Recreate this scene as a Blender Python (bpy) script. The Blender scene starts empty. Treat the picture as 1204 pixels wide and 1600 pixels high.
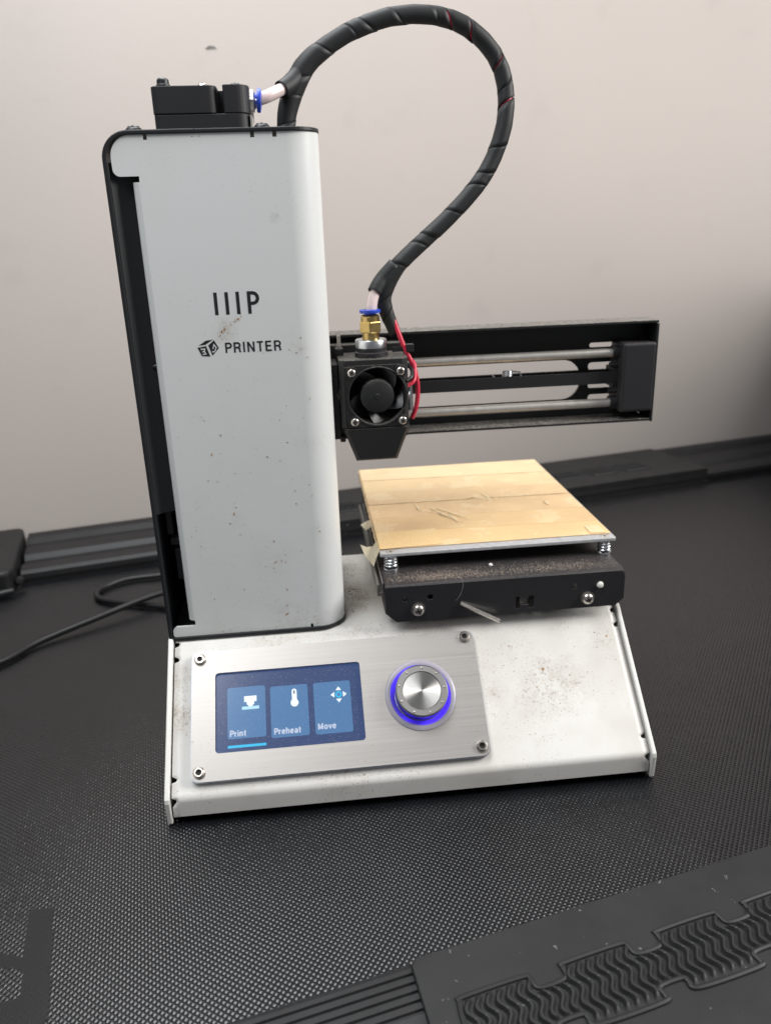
import bpy, bmesh, math, random
import numpy as np
from mathutils import Vector, Matrix
from mathutils import noise as mnoise

random.seed(7)
S = 0.001                       # everything below is written in millimetres
scene = bpy.context.scene
COL = scene.collection
PI = math.pi

# ------------------------------------------------------------------ camera
cd = bpy.data.cameras.new('camera')
cam = bpy.data.objects.new('camera', cd)
COL.objects.link(cam)
_r = Vector((0.99393627, -0.10472512, -0.03351641))
_d = Vector((-0.06651254, -0.32988939, -0.94167355))
_f = Vector((0.08756016, 0.93819275, -0.33485457))
cm = Matrix(((_r.x, -_d.x, -_f.x, 62.303 * S),
             (_r.y, -_d.y, -_f.y, -257.1049 * S),
             (_r.z, -_d.z, -_f.z, 211.6979 * S),
             (0, 0, 0, 1)))
cam.matrix_world = cm
cd.sensor_fit = 'VERTICAL'
cd.sensor_height = 36.0
cd.sensor_width = 36.0
cd.lens = 1240.667 / 1600 * 36
cd.clip_start = 0.005
cd.clip_end = 20
cd.dof.use_dof = True
cd.dof.focus_distance = 0.288
cd.dof.aperture_fstop = 14.0
scene.camera = cam

# ------------------------------------------------------------------ light
world = bpy.data.worlds.new('World')
scene.world = world
world.use_nodes = True
bg = world.node_tree.nodes['Background']
bg.inputs[0].default_value = (0.93, 0.96, 1.0, 1)
bg.inputs[1].default_value = 0.17


def area(name, loc, target, sx, sy, power, color, spread=180):
    l = bpy.data.lights.new(name, 'AREA')
    l.shape = 'RECTANGLE'
    l.size, l.size_y = sx * S, sy * S
    l.energy = power
    l.color = color
    l.spread = math.radians(spread)
    o = bpy.data.objects.new(name, l)
    COL.objects.link(o)
    o.location = Vector(loc) * S
    v = (Vector(target) - Vector(loc)).normalized()
    o.rotation_euler = v.to_track_quat('-Z', 'Y').to_euler()
    return o


area('window_light', (900, -110, 600), (110, 60, 90), 340, 420, 9.6, (1.0, 0.975, 0.95))
area('ceiling_light', (-80, 0, 660), (-60, -10, 0), 800, 260, 4.9, (0.95, 0.98, 1.0))

scene.view_settings.view_transform = 'Standard'
scene.view_settings.look = 'None'
scene.view_settings.exposure = 0.08
scene.view_settings.gamma = 1.0
scene.view_settings.use_curve_mapping = False
scene.cycles.use_denoising = True
scene.cycles.max_bounces = 6
scene.cycles.diffuse_bounces = 4
scene.cycles.glossy_bounces = 4

# ------------------------------------------------------------------ materials


def new_mat(name):
    m = bpy.data.materials.new(name)
    m.use_nodes = True
    nt = m.node_tree
    return m, nt, nt.nodes['Principled BSDF']


def N(nt, t, **kw):
    n = nt.nodes.new(t)
    for k, v in kw.items():
        setattr(n, k, v)
    return n


def coords(nt, scale=(1, 1, 1), rot=(0, 0, 0)):
    tc = N(nt, 'ShaderNodeTexCoord')
    mp = N(nt, 'ShaderNodeMapping')
    mp.inputs['Scale'].default_value = scale
    mp.inputs['Rotation'].default_value = rot
    nt.links.new(tc.outputs['Object'], mp.inputs['Vector'])
    return mp.outputs[0]


def noise(nt, vec, scale, detail=3, rough=0.55):
    n = N(nt, 'ShaderNodeTexNoise')
    n.inputs['Scale'].default_value = scale
    n.inputs['Detail'].default_value = detail
    n.inputs['Roughness'].default_value = rough
    nt.links.new(vec, n.inputs['Vector'])
    return n.outputs[0]


def ramp(nt, fac, stops):
    r = N(nt, 'ShaderNodeValToRGB')
    while len(r.color_ramp.elements) < len(stops):
        r.color_ramp.elements.new(0.5)
    for e, (p, c) in zip(r.color_ramp.elements, stops):
        e.position = p
        e.color = (c, c, c, 1) if isinstance(c, (int, float)) else (*c, 1)
    nt.links.new(fac, r.inputs[0])
    return r.outputs[0]


def mix(nt, fac, a, b, mode='MIX'):
    m = N(nt, 'ShaderNodeMix', data_type='RGBA', blend_type=mode)
    for sock, v in ((0, fac), (6, a), (7, b)):
        if hasattr(v, 'links'):
            nt.links.new(v, m.inputs[sock])
        else:
            m.inputs[sock].default_value = v if isinstance(v, (int, float)) else (*v, 1)
    return m.outputs[2]


def mul(nt, a, b):
    m = N(nt, 'ShaderNodeMath', operation='MULTIPLY')
    for i, v in enumerate((a, b)):
        if hasattr(v, 'links'):
            nt.links.new(v, m.inputs[i])
        else:
            m.inputs[i].default_value = v
    return m.outputs[0]


def bump(nt, h, bsdf, strength, dist):
    b = N(nt, 'ShaderNodeBump')
    b.inputs['Strength'].default_value = strength
    b.inputs['Distance'].default_value = dist * S
    nt.links.new(h, b.inputs['Height'])
    nt.links.new(b.outputs[0], bsdf.inputs['Normal'])


def simple(name, col, rough=0.5, metal=0.0, spec=0.5, bumpscale=None, bstr=0.2, bdist=0.05,
           var=0.0, vscale=300):
    m, nt, b = new_mat(name)
    b.inputs['Roughness'].default_value = rough
    b.inputs['Metallic'].default_value = metal
    b.inputs['Specular IOR Level'].default_value = spec
    b.inputs['Base Color'].default_value = (*col, 1)
    if bumpscale or var:
        v = coords(nt)
    if var:
        n = noise(nt, v, vscale, 4)
        lo = tuple(c * (1 - var) for c in col)
        hi = tuple(min(1, c * (1 + var)) for c in col)
        nt.links.new(ramp(nt, n, [(0.3, lo), (0.7, hi)]), b.inputs['Base Color'])
    if bumpscale:
        bump(nt, noise(nt, v, bumpscale, 3), b, bstr, bdist)
    return m


def white_paint(name, col, speck, smudge, rough, seed, stains=()):
    """sheet metal in white powder paint, with brown dust specks and grubby patches"""
    m, nt, b = new_mat(name)
    tc = coords(nt, (1, 1, 1))
    mp = N(nt, 'ShaderNodeMapping')
    mp.inputs['Location'].default_value = (seed, seed * 0.7, seed * 1.3)
    nt.links.new(tc, mp.inputs['Vector'])
    v = mp.outputs[0]
    fine = ramp(nt, noise(nt, v, 1500, 2, 0.6), [(0.63, 0), (0.70, 1)])
    mid = ramp(nt, noise(nt, v, 520, 3, 0.7), [(0.66, 0), (0.71, 1)])
    zone = ramp(nt, noise(nt, v, 38, 3, 0.6), [(0.42, 0.02), (0.64, 1)])
    zone2 = ramp(nt, noise(nt, v, 17, 4, 0.65), [(0.46, 0), (0.68, 1)])
    c = mix(nt, mul(nt, zone2, smudge), col, (0.42, 0.35, 0.27))
    for (px, py, pz, rad, amt) in stains:
        dn = N(nt, 'ShaderNodeVectorMath', operation='DISTANCE')
        nt.links.new(tc, dn.inputs[0])
        dn.inputs[1].default_value = (px * S, py * S, pz * S)
        near = ramp(nt, mul(nt, dn.outputs['Value'], 1 / (rad * S)), [(0.0, 1), (1.0, 0)])
        brk = ramp(nt, noise(nt, v, 170, 6, 0.75), [(0.42, 0), (0.66, 1)])
        c = mix(nt, mul(nt, mul(nt, near, brk), amt), c, (0.36, 0.26, 0.17))
        grit = ramp(nt, noise(nt, v, 800, 3, 0.7), [(0.56, 0), (0.66, 1)])
        c = mix(nt, mul(nt, mul(nt, near, grit), min(1, amt * 1.3)), c, (0.20, 0.12, 0.07))
    c = mix(nt, mul(nt, mul(nt, fine, zone), speck), c, (0.16, 0.10, 0.06))
    c = mix(nt, mul(nt, mul(nt, mid, zone), speck), c, (0.19, 0.11, 0.05))
    nt.links.new(c, b.inputs['Base Color'])
    b.inputs['Roughness'].default_value = rough
    bump(nt, noise(nt, v, 2600, 2), b, 0.12, 0.02)
    return m


M = {}
M['base_white'] = white_paint('cream_white_paint', (0.80, 0.78, 0.74), 0.85, 0.30, 0.38, 3.1, [(153, 27.9, 34.7, 8, 0.55), (148, 19.8, 27.3, 14, 0.4), (161, 23.5, 30.7, 14, 0.35), (131, 22.0, 29.3, 7, 0.35), (4, 23.5, 30.7, 9, 0.7), (4, 34.5, 40.9, 8, 0.5), (75, 44.0, 49.7, 10, 0.4), (40, 44.7, 50.4, 9, 0.4), (110, 44.4, 50.0, 9, 0.35), (65, 1.5, 10.3, 14, 0.35), (182, 36.7, 42.9, 7, 0.4), (76, 84, 52.3, 9, 0.8), (81, 76, 52.3, 9, 0.7), (77, 108, 52.3, 14, 0.6), (82, 66, 52.3, 8, 0.4)])
M['tower_white'] = white_paint('white_paint', (0.82, 0.835, 0.82), 0.16, 0.06, 0.36, 8.7, [(33, 46.8, 178, 6, 0.4), (60, 46.8, 171, 4, 0.3), (44, 46.8, 86, 12, 0.14), (47, 46.8, 60, 8, 0.25), (30, 46.8, 104, 5, 0.12), (62, 46.8, 135, 8, 0.1), (66, 49, 95, 9, 0.12), (58, 46.8, 58, 10, 0.2), (55, 46.8, 217, 2.5, 0.25), (20, 46.8, 56, 9, 0.12)])
M['side_white'] = white_paint('edge_white_paint', (0.80, 0.79, 0.75), 0.4, 0.12, 0.35, 1.7)
M['black_coat'] = simple('black_powder_coat', (0.016, 0.017, 0.019), 0.42, bumpscale=2600, bstr=0.25, bdist=0.03)
M['black_matt'] = simple('black_matt_plastic', (0.014, 0.014, 0.016), 0.55, bumpscale=1200, bstr=0.3, bdist=0.05)
M['ink'] = simple('black_ink', (0.018, 0.018, 0.021), 0.5)
M['steel'] = simple('polished_steel', (0.72, 0.68, 0.63), 0.40, 0.75, var=0.12, vscale=240)
M['nickel'] = simple('nickel', (0.70, 0.65, 0.60), 0.28, 1.0, var=0.2, vscale=900)
M['zinc'] = simple('zinc_plating', (0.66, 0.68, 0.70), 0.28, 1.0, var=0.15, vscale=700)
M['slot_shade_crumb'] = simple('slot_shade_and_crumb', (0.03, 0.025, 0.022), 0.6, 0.3)  # near-black painted in as screw-slot shade; also colours the deck crumbs
M['brass'] = simple('brass', (0.62, 0.44, 0.17), 0.3, 1.0, var=0.15, vscale=500)
M['blue'] = simple('blue_plastic', (0.035, 0.09, 0.62), 0.35)
M['red'] = simple('red_insulation', (0.72, 0.035, 0.075), 0.36)
M['fan_black'] = simple('fan_black', (0.012, 0.012, 0.014), 0.3)
M['bracket'] = simple('grey_bracket', (0.20, 0.19, 0.175), 0.5, 0.3, var=0.2, vscale=200)
M['crumb'] = simple('white_crumb', (0.82, 0.80, 0.76), 0.6)
M['dust_grain'] = simple('dust_grain', (0.52, 0.42, 0.34), 0.85, var=0.6, vscale=1800)
M['rust'] = simple('dried_glue', (0.40, 0.215, 0.085), 0.7, var=0.5, vscale=1500)
M['tie'] = simple('zip_tie', (0.02, 0.02, 0.022), 0.35)

# dusty black plastic of the hot end: pale grains lie where surfaces look up


def dusty(name, base, dustcol, amount, rough, top=True, specks=0.5):
    m, nt, b = new_mat(name)
    v = coords(nt)
    geo = N(nt, 'ShaderNodeNewGeometry')
    sep = N(nt, 'ShaderNodeSeparateXYZ')
    nt.links.new(geo.outputs['Normal'], sep.inputs[0])
    up = ramp(nt, sep.outputs['Z'], [(0.25, 0.0), (0.85, 1.0)])
    g = ramp(nt, noise(nt, v, 900, 4, 0.75), [(0.38, 0), (0.66, 1)])
    f = mul(nt, mul(nt, g, up), amount)
    sp = ramp(nt, noise(nt, v, 1900, 2, 0.6), [(0.66, 0), (0.72, 1)])
    c = mix(nt, f, base, dustcol)
    c = mix(nt, mul(nt, sp, specks), c, dustcol)
    nt.links.new(c, b.inputs['Base Color'])
    b.inputs['Roughness'].default_value = rough
    bump(nt, noise(nt, v, 1500, 3), b, 0.35, 0.06)
    return m


M['hotend'] = dusty('dusty_black_plastic', (0.017, 0.017, 0.018), (0.25, 0.23, 0.20), 0.75, 0.55, specks=0.22)
M['carriage'] = dusty('dusty_black_steel', (0.020, 0.020, 0.023), (0.22, 0.17, 0.14), 0.22, 0.48, specks=0.05)
M['gantry'] = dusty('dusty_gantry_steel', (0.013, 0.014, 0.015), (0.36, 0.33, 0.29), 0.95, 0.5, specks=0.05)
M['wrap'] = dusty('black_spiral_wrap', (0.016, 0.017, 0.018), (0.14, 0.14, 0.14), 0.10, 0.58, specks=0.12)

# brushed aluminium: fine streaks along local X
m, nt, b = new_mat('brushed_aluminium')
v = coords(nt, (9, 2600, 2600))
st = noise(nt, v, 1.0, 4, 0.7)
v2 = coords(nt)
spk = mul(nt, ramp(nt, noise(nt, v2, 900, 2, 0.65), [(0.66, 0), (0.72, 1)]),
          ramp(nt, noise(nt, v2, 45, 3), [(0.45, 0), (0.65, 1)]))
c = ramp(nt, st, [(0.25, (0.44, 0.41, 0.385)), (0.75, (0.54, 0.51, 0.485))])
c = mix(nt, mul(nt, spk, 0.75), c, (0.20, 0.14, 0.09))
nt.links.new(c, b.inputs['Base Color'])
b.inputs['Metallic'].default_value = 0.85
nt.links.new(ramp(nt, st, [(0.2, 0.36), (0.8, 0.50)]), b.inputs['Roughness'])
b.inputs['Anisotropic'].default_value = 0.4
bump(nt, st, b, 0.15, 0.02)
M['brushed'] = m

M['plate_edge'] = simple('aluminium_edge', (0.42, 0.46, 0.54), 0.35, 0.8)
M['alu'] = simple('bare_aluminium', (0.62, 0.62, 0.63), 0.42, 0.45, var=0.12, vscale=400, bumpscale=900, bstr=0.1)

# spun knob face: circular brushing
m, nt, b = new_mat('spun_metal')
b.inputs['Base Color'].default_value = (0.72, 0.70, 0.67, 1)
b.inputs['Metallic'].default_value = 1
b.inputs['Roughness'].default_value = 0.34
b.inputs['Anisotropic'].default_value = 0.9
b.inputs['Anisotropic Rotation'].default_value = 0.25
tg = N(nt, 'ShaderNodeTangent', direction_type='RADIAL', axis='Z')
nt.links.new(tg.outputs[0], b.inputs['Tangent'])
M['spun'] = m
M['knob'] = simple('knob_metal', (0.60, 0.58, 0.56), 0.33, 0.95)
M['knob_side'] = simple('knob_side_chrome', (0.30, 0.30, 0.32), 0.18, 1.0)


def emit(name, col, strength, rough=0.3, base=(0.01, 0.01, 0.012), dust=0.0):
    m, nt, b = new_mat(name)
    b.inputs['Base Color'].default_value = (*base, 1)
    b.inputs['Emission Color'].default_value = (*col, 1)
    b.inputs['Emission Strength'].default_value = strength
    b.inputs['Roughness'].default_value = rough
    if dust:
        v = coords(nt)
        g = ramp(nt, noise(nt, v, 1700, 2, 0.6), [(0.60, 0), (0.70, 1)])
        nt.links.new(mix(nt, mul(nt, g, dust), base, (0.55, 0.52, 0.48)), b.inputs['Base Color'])
    return m


M['scr_bg'] = emit('screen_glow', (0.036, 0.070, 0.19), 0.85, rough=0.2, dust=0.20, base=(0.02, 0.02, 0.025))
M['scr_tile'] = emit('screen_tile_glow', (0.085, 0.20, 0.40), 1.0, rough=0.2, dust=0.10)
M['scr_text'] = emit('screen_text_glow', (0.55, 0.63, 0.80), 0.9)
M['scr_white'] = emit('screen_icon_glow', (0.85, 0.95, 1.0), 1.0)
M['scr_cyan'] = emit('screen_cyan_glow', (0.02, 0.50, 0.85), 1.0)
M['scr_pale'] = emit('screen_pale_glow', (0.45, 0.75, 0.98), 1.0)
M['led'] = emit('blue_ring_light', (0.055, 0.012, 1.0), 1.0, 0.3, base=(0.14, 0.11, 0.5))
_nt = M['led'].node_tree
_b = _nt.nodes['Principled BSDF']
_nt.links.new(ramp(_nt, noise(_nt, coords(_nt), 75, 1), [(0.38, 0.2), (0.62, 0.95)]), _b.inputs['Emission Strength'])
m, nt, b = new_mat('clear_bezel')
b.inputs['Base Color'].default_value = (0.62, 0.58, 0.66, 1)
b.inputs['Roughness'].default_value = 0.25
b.inputs['Transmission Weight'].default_value = 0.35
M['bezel'] = m

m, nt, b = new_mat('ptfe_tube')
b.inputs['Base Color'].default_value = (0.80, 0.66, 0.64, 1)
b.inputs['Roughness'].default_value = 0.35
b.inputs['Subsurface Weight'].default_value = 0.3
b.inputs['Subsurface Radius'].default_value = (0.004, 0.002, 0.002)
b.inputs['Subsurface Scale'].default_value = 0.5
M['ptfe'] = m


def tape(name, col, seed, grime=0.5):
    m, nt, b = new_mat(name)
    tc = coords(nt)
    mp = N(nt, 'ShaderNodeMapping')
    mp.inputs['Location'].default_value = (seed, seed, 0)
    nt.links.new(tc, mp.inputs['Vector'])
    v = mp.outputs[0]
    big = ramp(nt, noise(nt, v, 22, 5, 0.65), [(0.38, 0), (0.68, 1)])
    c = mix(nt, mul(nt, big, grime), col, (0.50, 0.32, 0.20))
    pale = ramp(nt, noise(nt, v, 48, 6, 0.7), [(0.555, 0), (0.58, 1)])
    c = mix(nt, mul(nt, pale, 0.42), c, (0.90, 0.73, 0.46))
    brown = ramp(nt, noise(nt, coords(nt, (0.7, 1, 1), (0, 0, 0.4)), 34, 6, 0.75), [(0.60, 0), (0.70, 1)])
    c = mix(nt, mul(nt, brown, 0.25), c, (0.50, 0.31, 0.17))
    crep = noise(nt, coords(nt, (1, 0.8, 1)), 1300, 4, 0.75)
    c = mix(nt, mul(nt, ramp(nt, crep, [(0.45, 0), (0.7, 1)]), 0.30), c, (0.50, 0.34, 0.18))
    sp = ramp(nt, noise(nt, v, 1100, 2, 0.6), [(0.65, 0), (0.72, 1)])
    c = mix(nt, mul(nt, mul(nt, sp, big), 0.6), c, (0.20, 0.11, 0.06))
    nt.links.new(c, b.inputs['Base Color'])
    b.inputs['Roughness'].default_value = 0.62
    bump(nt, mix(nt, 0.5, crep, pale), b, 0.5, 0.10)
    return m


M['tape0'] = tape('masking_tape_warm', (0.88, 0.62, 0.30), 0.11, 0.2)
M['tape1'] = tape('masking_tape_used', (0.82, 0.59, 0.32), 0.57, 0.5)
M['tape2'] = tape('masking_tape_pale', (0.85, 0.65, 0.39), 0.83, 0.3)
M['tape4'] = tape('masking_tape_shred', (0.93, 0.78, 0.52), 0.9, 0.05)
M['tape3'] = tape('masking_tape_loose', (0.60, 0.55, 0.42), 0.3, 0.1)

# treadmill rubber, belt and wall
M['belt'] = simple('belt_rubber', (0.0075, 0.008, 0.0095), 0.20, spec=0.68, var=0.2, vscale=60)
M['belt_print'] = simple('belt_print_ink', (0.009, 0.009, 0.010), 0.33, spec=0.5)
M['rail'] = simple('rail_rubber', (0.009, 0.009, 0.010), 0.5, bumpscale=900, bstr=0.35, bdist=0.08, var=0.3, vscale=90)
m, nt, b = new_mat('foot_pad_rubber')
v = coords(nt)
c = ramp(nt, noise(nt, v, 55, 5, 0.6), [(0.3, (0.011, 0.011, 0.012)), (0.75, (0.020, 0.020, 0.020))])
sp = ramp(nt, noise(nt, v, 420, 2, 0.5), [(0.735, 0), (0.75, 1)])
c = mix(nt, mul(nt, sp, 0.6), c, (0.22, 0.21, 0.20))
nt.links.new(c, b.inputs['Base Color'])
b.inputs['Roughness'].default_value = 0.55
bump(nt, noise(nt, v, 1300, 4, 0.7), b, 0.5, 0.08)
b.inputs['Specular IOR Level'].default_value = 0.45
M['pad'] = m
M['cord'] = simple('cord_rubber', (0.009, 0.009, 0.010), 0.4)

m, nt, b = new_mat('wall_paint')
v = coords(nt)
c = ramp(nt, noise(nt, v, 3.0, 3, 0.5), [(0.3, (0.485, 0.44, 0.41)), (0.7, (0.53, 0.475, 0.44))])
bl = ramp(nt, noise(nt, v, 26, 4, 0.6), [(0.60, 0), (0.80, 1)])
c = mix(nt, mul(nt, bl, 0.22), c, (0.34, 0.31, 0.29))
nt.links.new(c, b.inputs['Base Color'])
b.inputs['Roughness'].default_value = 0.75
bump(nt, noise(nt, v, 300, 4), b, 0.3, 0.25)
M['wall'] = m

# ------------------------------------------------------------------ mesh helpers
WM = {}


def link(o, parent=None, wm=None):
    wm = wm or Matrix.Identity(4)
    COL.objects.link(o)
    if parent is not None:
        o.parent = parent
        o.matrix_parent_inverse = WM[parent].inverted()
    o.matrix_basis = wm
    WM[o] = wm
    return o


def mm(loc=(0, 0, 0), rot=None):
    m = Matrix.Translation(Vector(loc) * S)
    return m @ rot.to_4x4() if rot is not None else m


class MB:
    def __init__(s):
        s.v, s.f, s.mi, s.sm = [], [], [], []
        s.cur = 0

    def add(s, vs, fs, smooth=False):
        o = len(s.v)
        s.v += [tuple(v) for v in vs]
        for f in fs:
            s.f.append(tuple(o + i for i in f))
            s.mi.append(s.cur)
            s.sm.append(smooth)
        return s

    def box(s, x0, x1, y0, y1, z0, z1):
        vs = [(x, y, z) for z in (z0, z1) for y in (y0, y1) for x in (x0, x1)]
        return s.add(vs, [(0, 2, 3, 1), (4, 5, 7, 6), (0, 1, 5, 4), (2, 6, 7, 3), (0, 4, 6, 2), (1, 3, 7, 5)])

    def prism(s, poly, fn, t0, t1):
        """poly in 2D, fn(a,b,t)->xyz; extruded from t0 to t1"""
        n = len(poly)
        vs = [fn(a, b, t0) for a, b in poly] + [fn(a, b, t1) for a, b in poly]
        fs = [tuple(range(n))[::-1], tuple(range(n, 2 * n))]
        fs += [(i, (i + 1) % n, n + (i + 1) % n, n + i) for i in range(n)]
        return s.add(vs, fs)

    def frame(s, p0, p1):
        a = Vector(p1) - Vector(p0)
        L = a.length
        q = a.to_track_quat('Z', 'Y').to_matrix()
        return q, L

    def cyl(s, p0, p1, r0, r1=None, seg=20, smooth=True, caps=True):
        r1 = r0 if r1 is None else r1
        q, L = s.frame(p0, p1)
        P0, P1 = Vector(p0), Vector(p1)
        vs, fs = [], []
        for P, r in ((P0, r0), (P1, r1)):
            for i in range(seg):
                t = 2 * PI * i / seg
                vs.append(P + q @ Vector((r * math.cos(t), r * math.sin(t), 0)))
        s.add(vs, [(i, (i + 1) % seg, seg + (i + 1) % seg, seg + i) for i in range(seg)], smooth)
        if caps:
            s.add(vs[:seg], [tuple(range(seg))[::-1]])
            s.add(vs[seg:], [tuple(range(seg))])
        return s

    def lathe(s, prof, origin=(0, 0, 0), axis=(0, 0, 1), seg=24, smooth=True):
        """prof: list of (r, h); consecutive pairs become separate bands so edges stay crisp"""
        q = Vector(axis).to_track_quat('Z', 'Y').to_matrix()
        O = Vector(origin)
        for (r0, h0), (r1, h1) in zip(prof, prof[1:]):
            vs = []
            for r, h in ((r0, h0), (r1, h1)):
                for i in range(seg):
                    t = 2 * PI * i / seg
                    vs.append(O + q @ Vector((r * math.cos(t), r * math.sin(t), h)))
            if r0 < 1e-6:
                s.add(vs[seg:] + [vs[0]], [(i, (i + 1) % seg, seg) for i in range(seg)], smooth)
            elif r1 < 1e-6:
                s.add(vs[:seg] + [vs[seg]], [(i, (i + 1) % seg, seg) for i in range(seg)], smooth)
            else:
                s.add(vs, [(i, (i + 1) % seg, seg + (i + 1) % seg, seg + i) for i in range(seg)], smooth)
        return s

    def tube(s, path, r, seg=12, caps=True):
        path = [Vector(p) for p in path]
        n = len(path)
        rs = r if isinstance(r, (list, tuple)) else [r] * n
        tan = [(path[min(i + 1, n - 1)] - path[max(i - 1, 0)]).normalized() for i in range(n)]
        up = Vector((0, 0, 1)) if abs(tan[0].z) < 0.9 else Vector((0, 1, 0))
        nrm = (up - tan[0] * up.dot(tan[0])).normalized()
        vs, fs = [], []
        for i in range(n):
            nrm = (nrm - tan[i] * nrm.dot(tan[i])).normalized()
            bi = tan[i].cross(nrm)
            for j in range(seg):
                t = 2 * PI * j / seg
                vs.append(path[i] + (nrm * math.cos(t) + bi * math.sin(t)) * rs[i])
        for i in range(n - 1):
            for j in range(seg):
                a, b = i * seg + j, i * seg + (j + 1) % seg
                fs.append((a, b, b + seg, a + seg))
        s.add(vs, fs, True)
        if caps:
            s.add(vs[:seg], [tuple(range(seg))[::-1]])
            s.add(vs[-seg:], [tuple(range(seg))])
        return s

    def mesh(s, name):
        me = bpy.data.meshes.new(name)
        me.from_pydata([(a * S, b * S, c * S) for a, b, c in s.v], [], s.f)
        me.polygons.foreach_set('use_smooth', s.sm)
        me.polygons.foreach_set('material_index', s.mi)
        bm = bmesh.new()
        bm.from_mesh(me)
        bmesh.ops.remove_doubles(bm, verts=bm.verts, dist=1e-7)
        bmesh.ops.recalc_face_normals(bm, faces=bm.faces)
        bm.to_mesh(me)
        bm.free()
        if any(s.sm):
            me.set_sharp_from_angle(angle=math.radians(38))
        return me

    def build(s, name, mat, parent=None, wm=None, bevel=0, seg=2):
        me = s.mesh(name)
        for m_ in (mat if isinstance(mat, (list, tuple)) else [mat]):
            me.materials.append(m_)
        return obj(name, me, parent, wm, bevel, seg)


def obj(name, me, parent=None, wm=None, bevel=0, seg=2):
    o = bpy.data.objects.new(name, me)
    link(o, parent, wm)
    if bevel:
        md = o.modifiers.new('bevel', 'BEVEL')
        md.width = bevel * S
        md.segments = seg
        md.limit_method = 'ANGLE'
        md.angle_limit = math.radians(40)
    return o


def empty(name, loc, label, cat):
    e = bpy.data.objects.new(name, None)
    e.empty_display_size = 0.02
    link(e, None, mm(loc))
    e['label'] = label
    e['category'] = cat
    return e


def tag(o, label=None, cat=None, kind=None, group=None):
    if label:
        o['label'] = label
    if cat:
        o['category'] = cat
    if kind:
        o['kind'] = kind
    if group:
        o['group'] = group
    return o


def rrect(x0, x1, y0, y1, r, n=6):
    """rounded rectangle, r may be one value or four (bl, br, tr, tl)"""
    rs = r if isinstance(r, (list, tuple)) else [r] * 4
    out = []
    for (cx, cy, a0), rr in zip(((x0, y0, 180), (x1, y0, 270), (x1, y1, 0), (x0, y1, 90)), rs):
        if rr <= 0:
            out.append((cx, cy))
            continue
        ox = cx + rr if cx == x0 else cx - rr
        oy = cy + rr if cy == y0 else cy - rr
        for i in range(n + 1):
            t = math.radians(a0 + 90 * i / n)
            out.append((ox + rr * math.cos(t), oy + rr * math.sin(t)))
    return out


def circle(cx, cy, r, n=32):
    return [(cx + r * math.cos(2 * PI * i / n), cy + r * math.sin(2 * PI * i / n)) for i in range(n)]


def plate_mesh(name, outline, holes, thick, fn, bevel=0.0):
    """a plate with real openings: 2D filled curve -> mesh, mapped by fn(a, b, t), t in 0..thick"""
    cu = bpy.data.curves.new(name, 'CURVE')
    cu.dimensions = '2D'
    cu.fill_mode = 'BOTH'
    cu.extrude = thick / 2
    for loop in [outline] + list(holes):
        sp = cu.splines.new('POLY')
        sp.points.add(len(loop) - 1)
        for p, (a, b) in zip(sp.points, loop):
            p.co = (a, b, 0, 1)
        sp.use_cyclic_u = True
    o = bpy.data.objects.new(name, cu)
    COL.objects.link(o)
    dg = bpy.context.evaluated_depsgraph_get()
    me = bpy.data.meshes.new_from_object(o.evaluated_get(dg))
    bpy.data.objects.remove(o)
    bpy.data.curves.remove(cu)
    for v in me.vertices:
        a, b, t = v.co
        v.co = Vector(fn(a, b, t + thick / 2)) * S
    bm = bmesh.new()
    bm.from_mesh(me)
    bmesh.ops.remove_doubles(bm, verts=bm.verts, dist=1e-7)
    bmesh.ops.recalc_face_normals(bm, faces=bm.faces)
    bm.to_mesh(me)
    bm.free()
    me.materials.clear()
    return me


def catmull(pts, n=10):
    P = [Vector(p) for p in pts]
    P = [P[0] * 2 - P[1]] + P + [P[-1] * 2 - P[-2]]
    out = []
    for i in range(1, len(P) - 2):
        for k in range(n):
            t = k / n
            a, b, c, d = P[i - 1:i + 3]
            out.append(0.5 * ((2 * b) + (c - a) * t + (2 * a - 5 * b + 4 * c - d) * t * t + (3 * b - a - 3 * c + d) * t ** 3))
    out.append(P[-2])
    return out


# ---------------------------------------------------------------- lettering (stroke built)
def arc(cx, cy, rx, ry, a0, a1, n=10):
    return [(cx + rx * math.cos(math.radians(a0 + (a1 - a0) * i / n)),
             cy + ry * math.sin(math.radians(a0 + (a1 - a0) * i / n))) for i in range(n + 1)]


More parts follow.
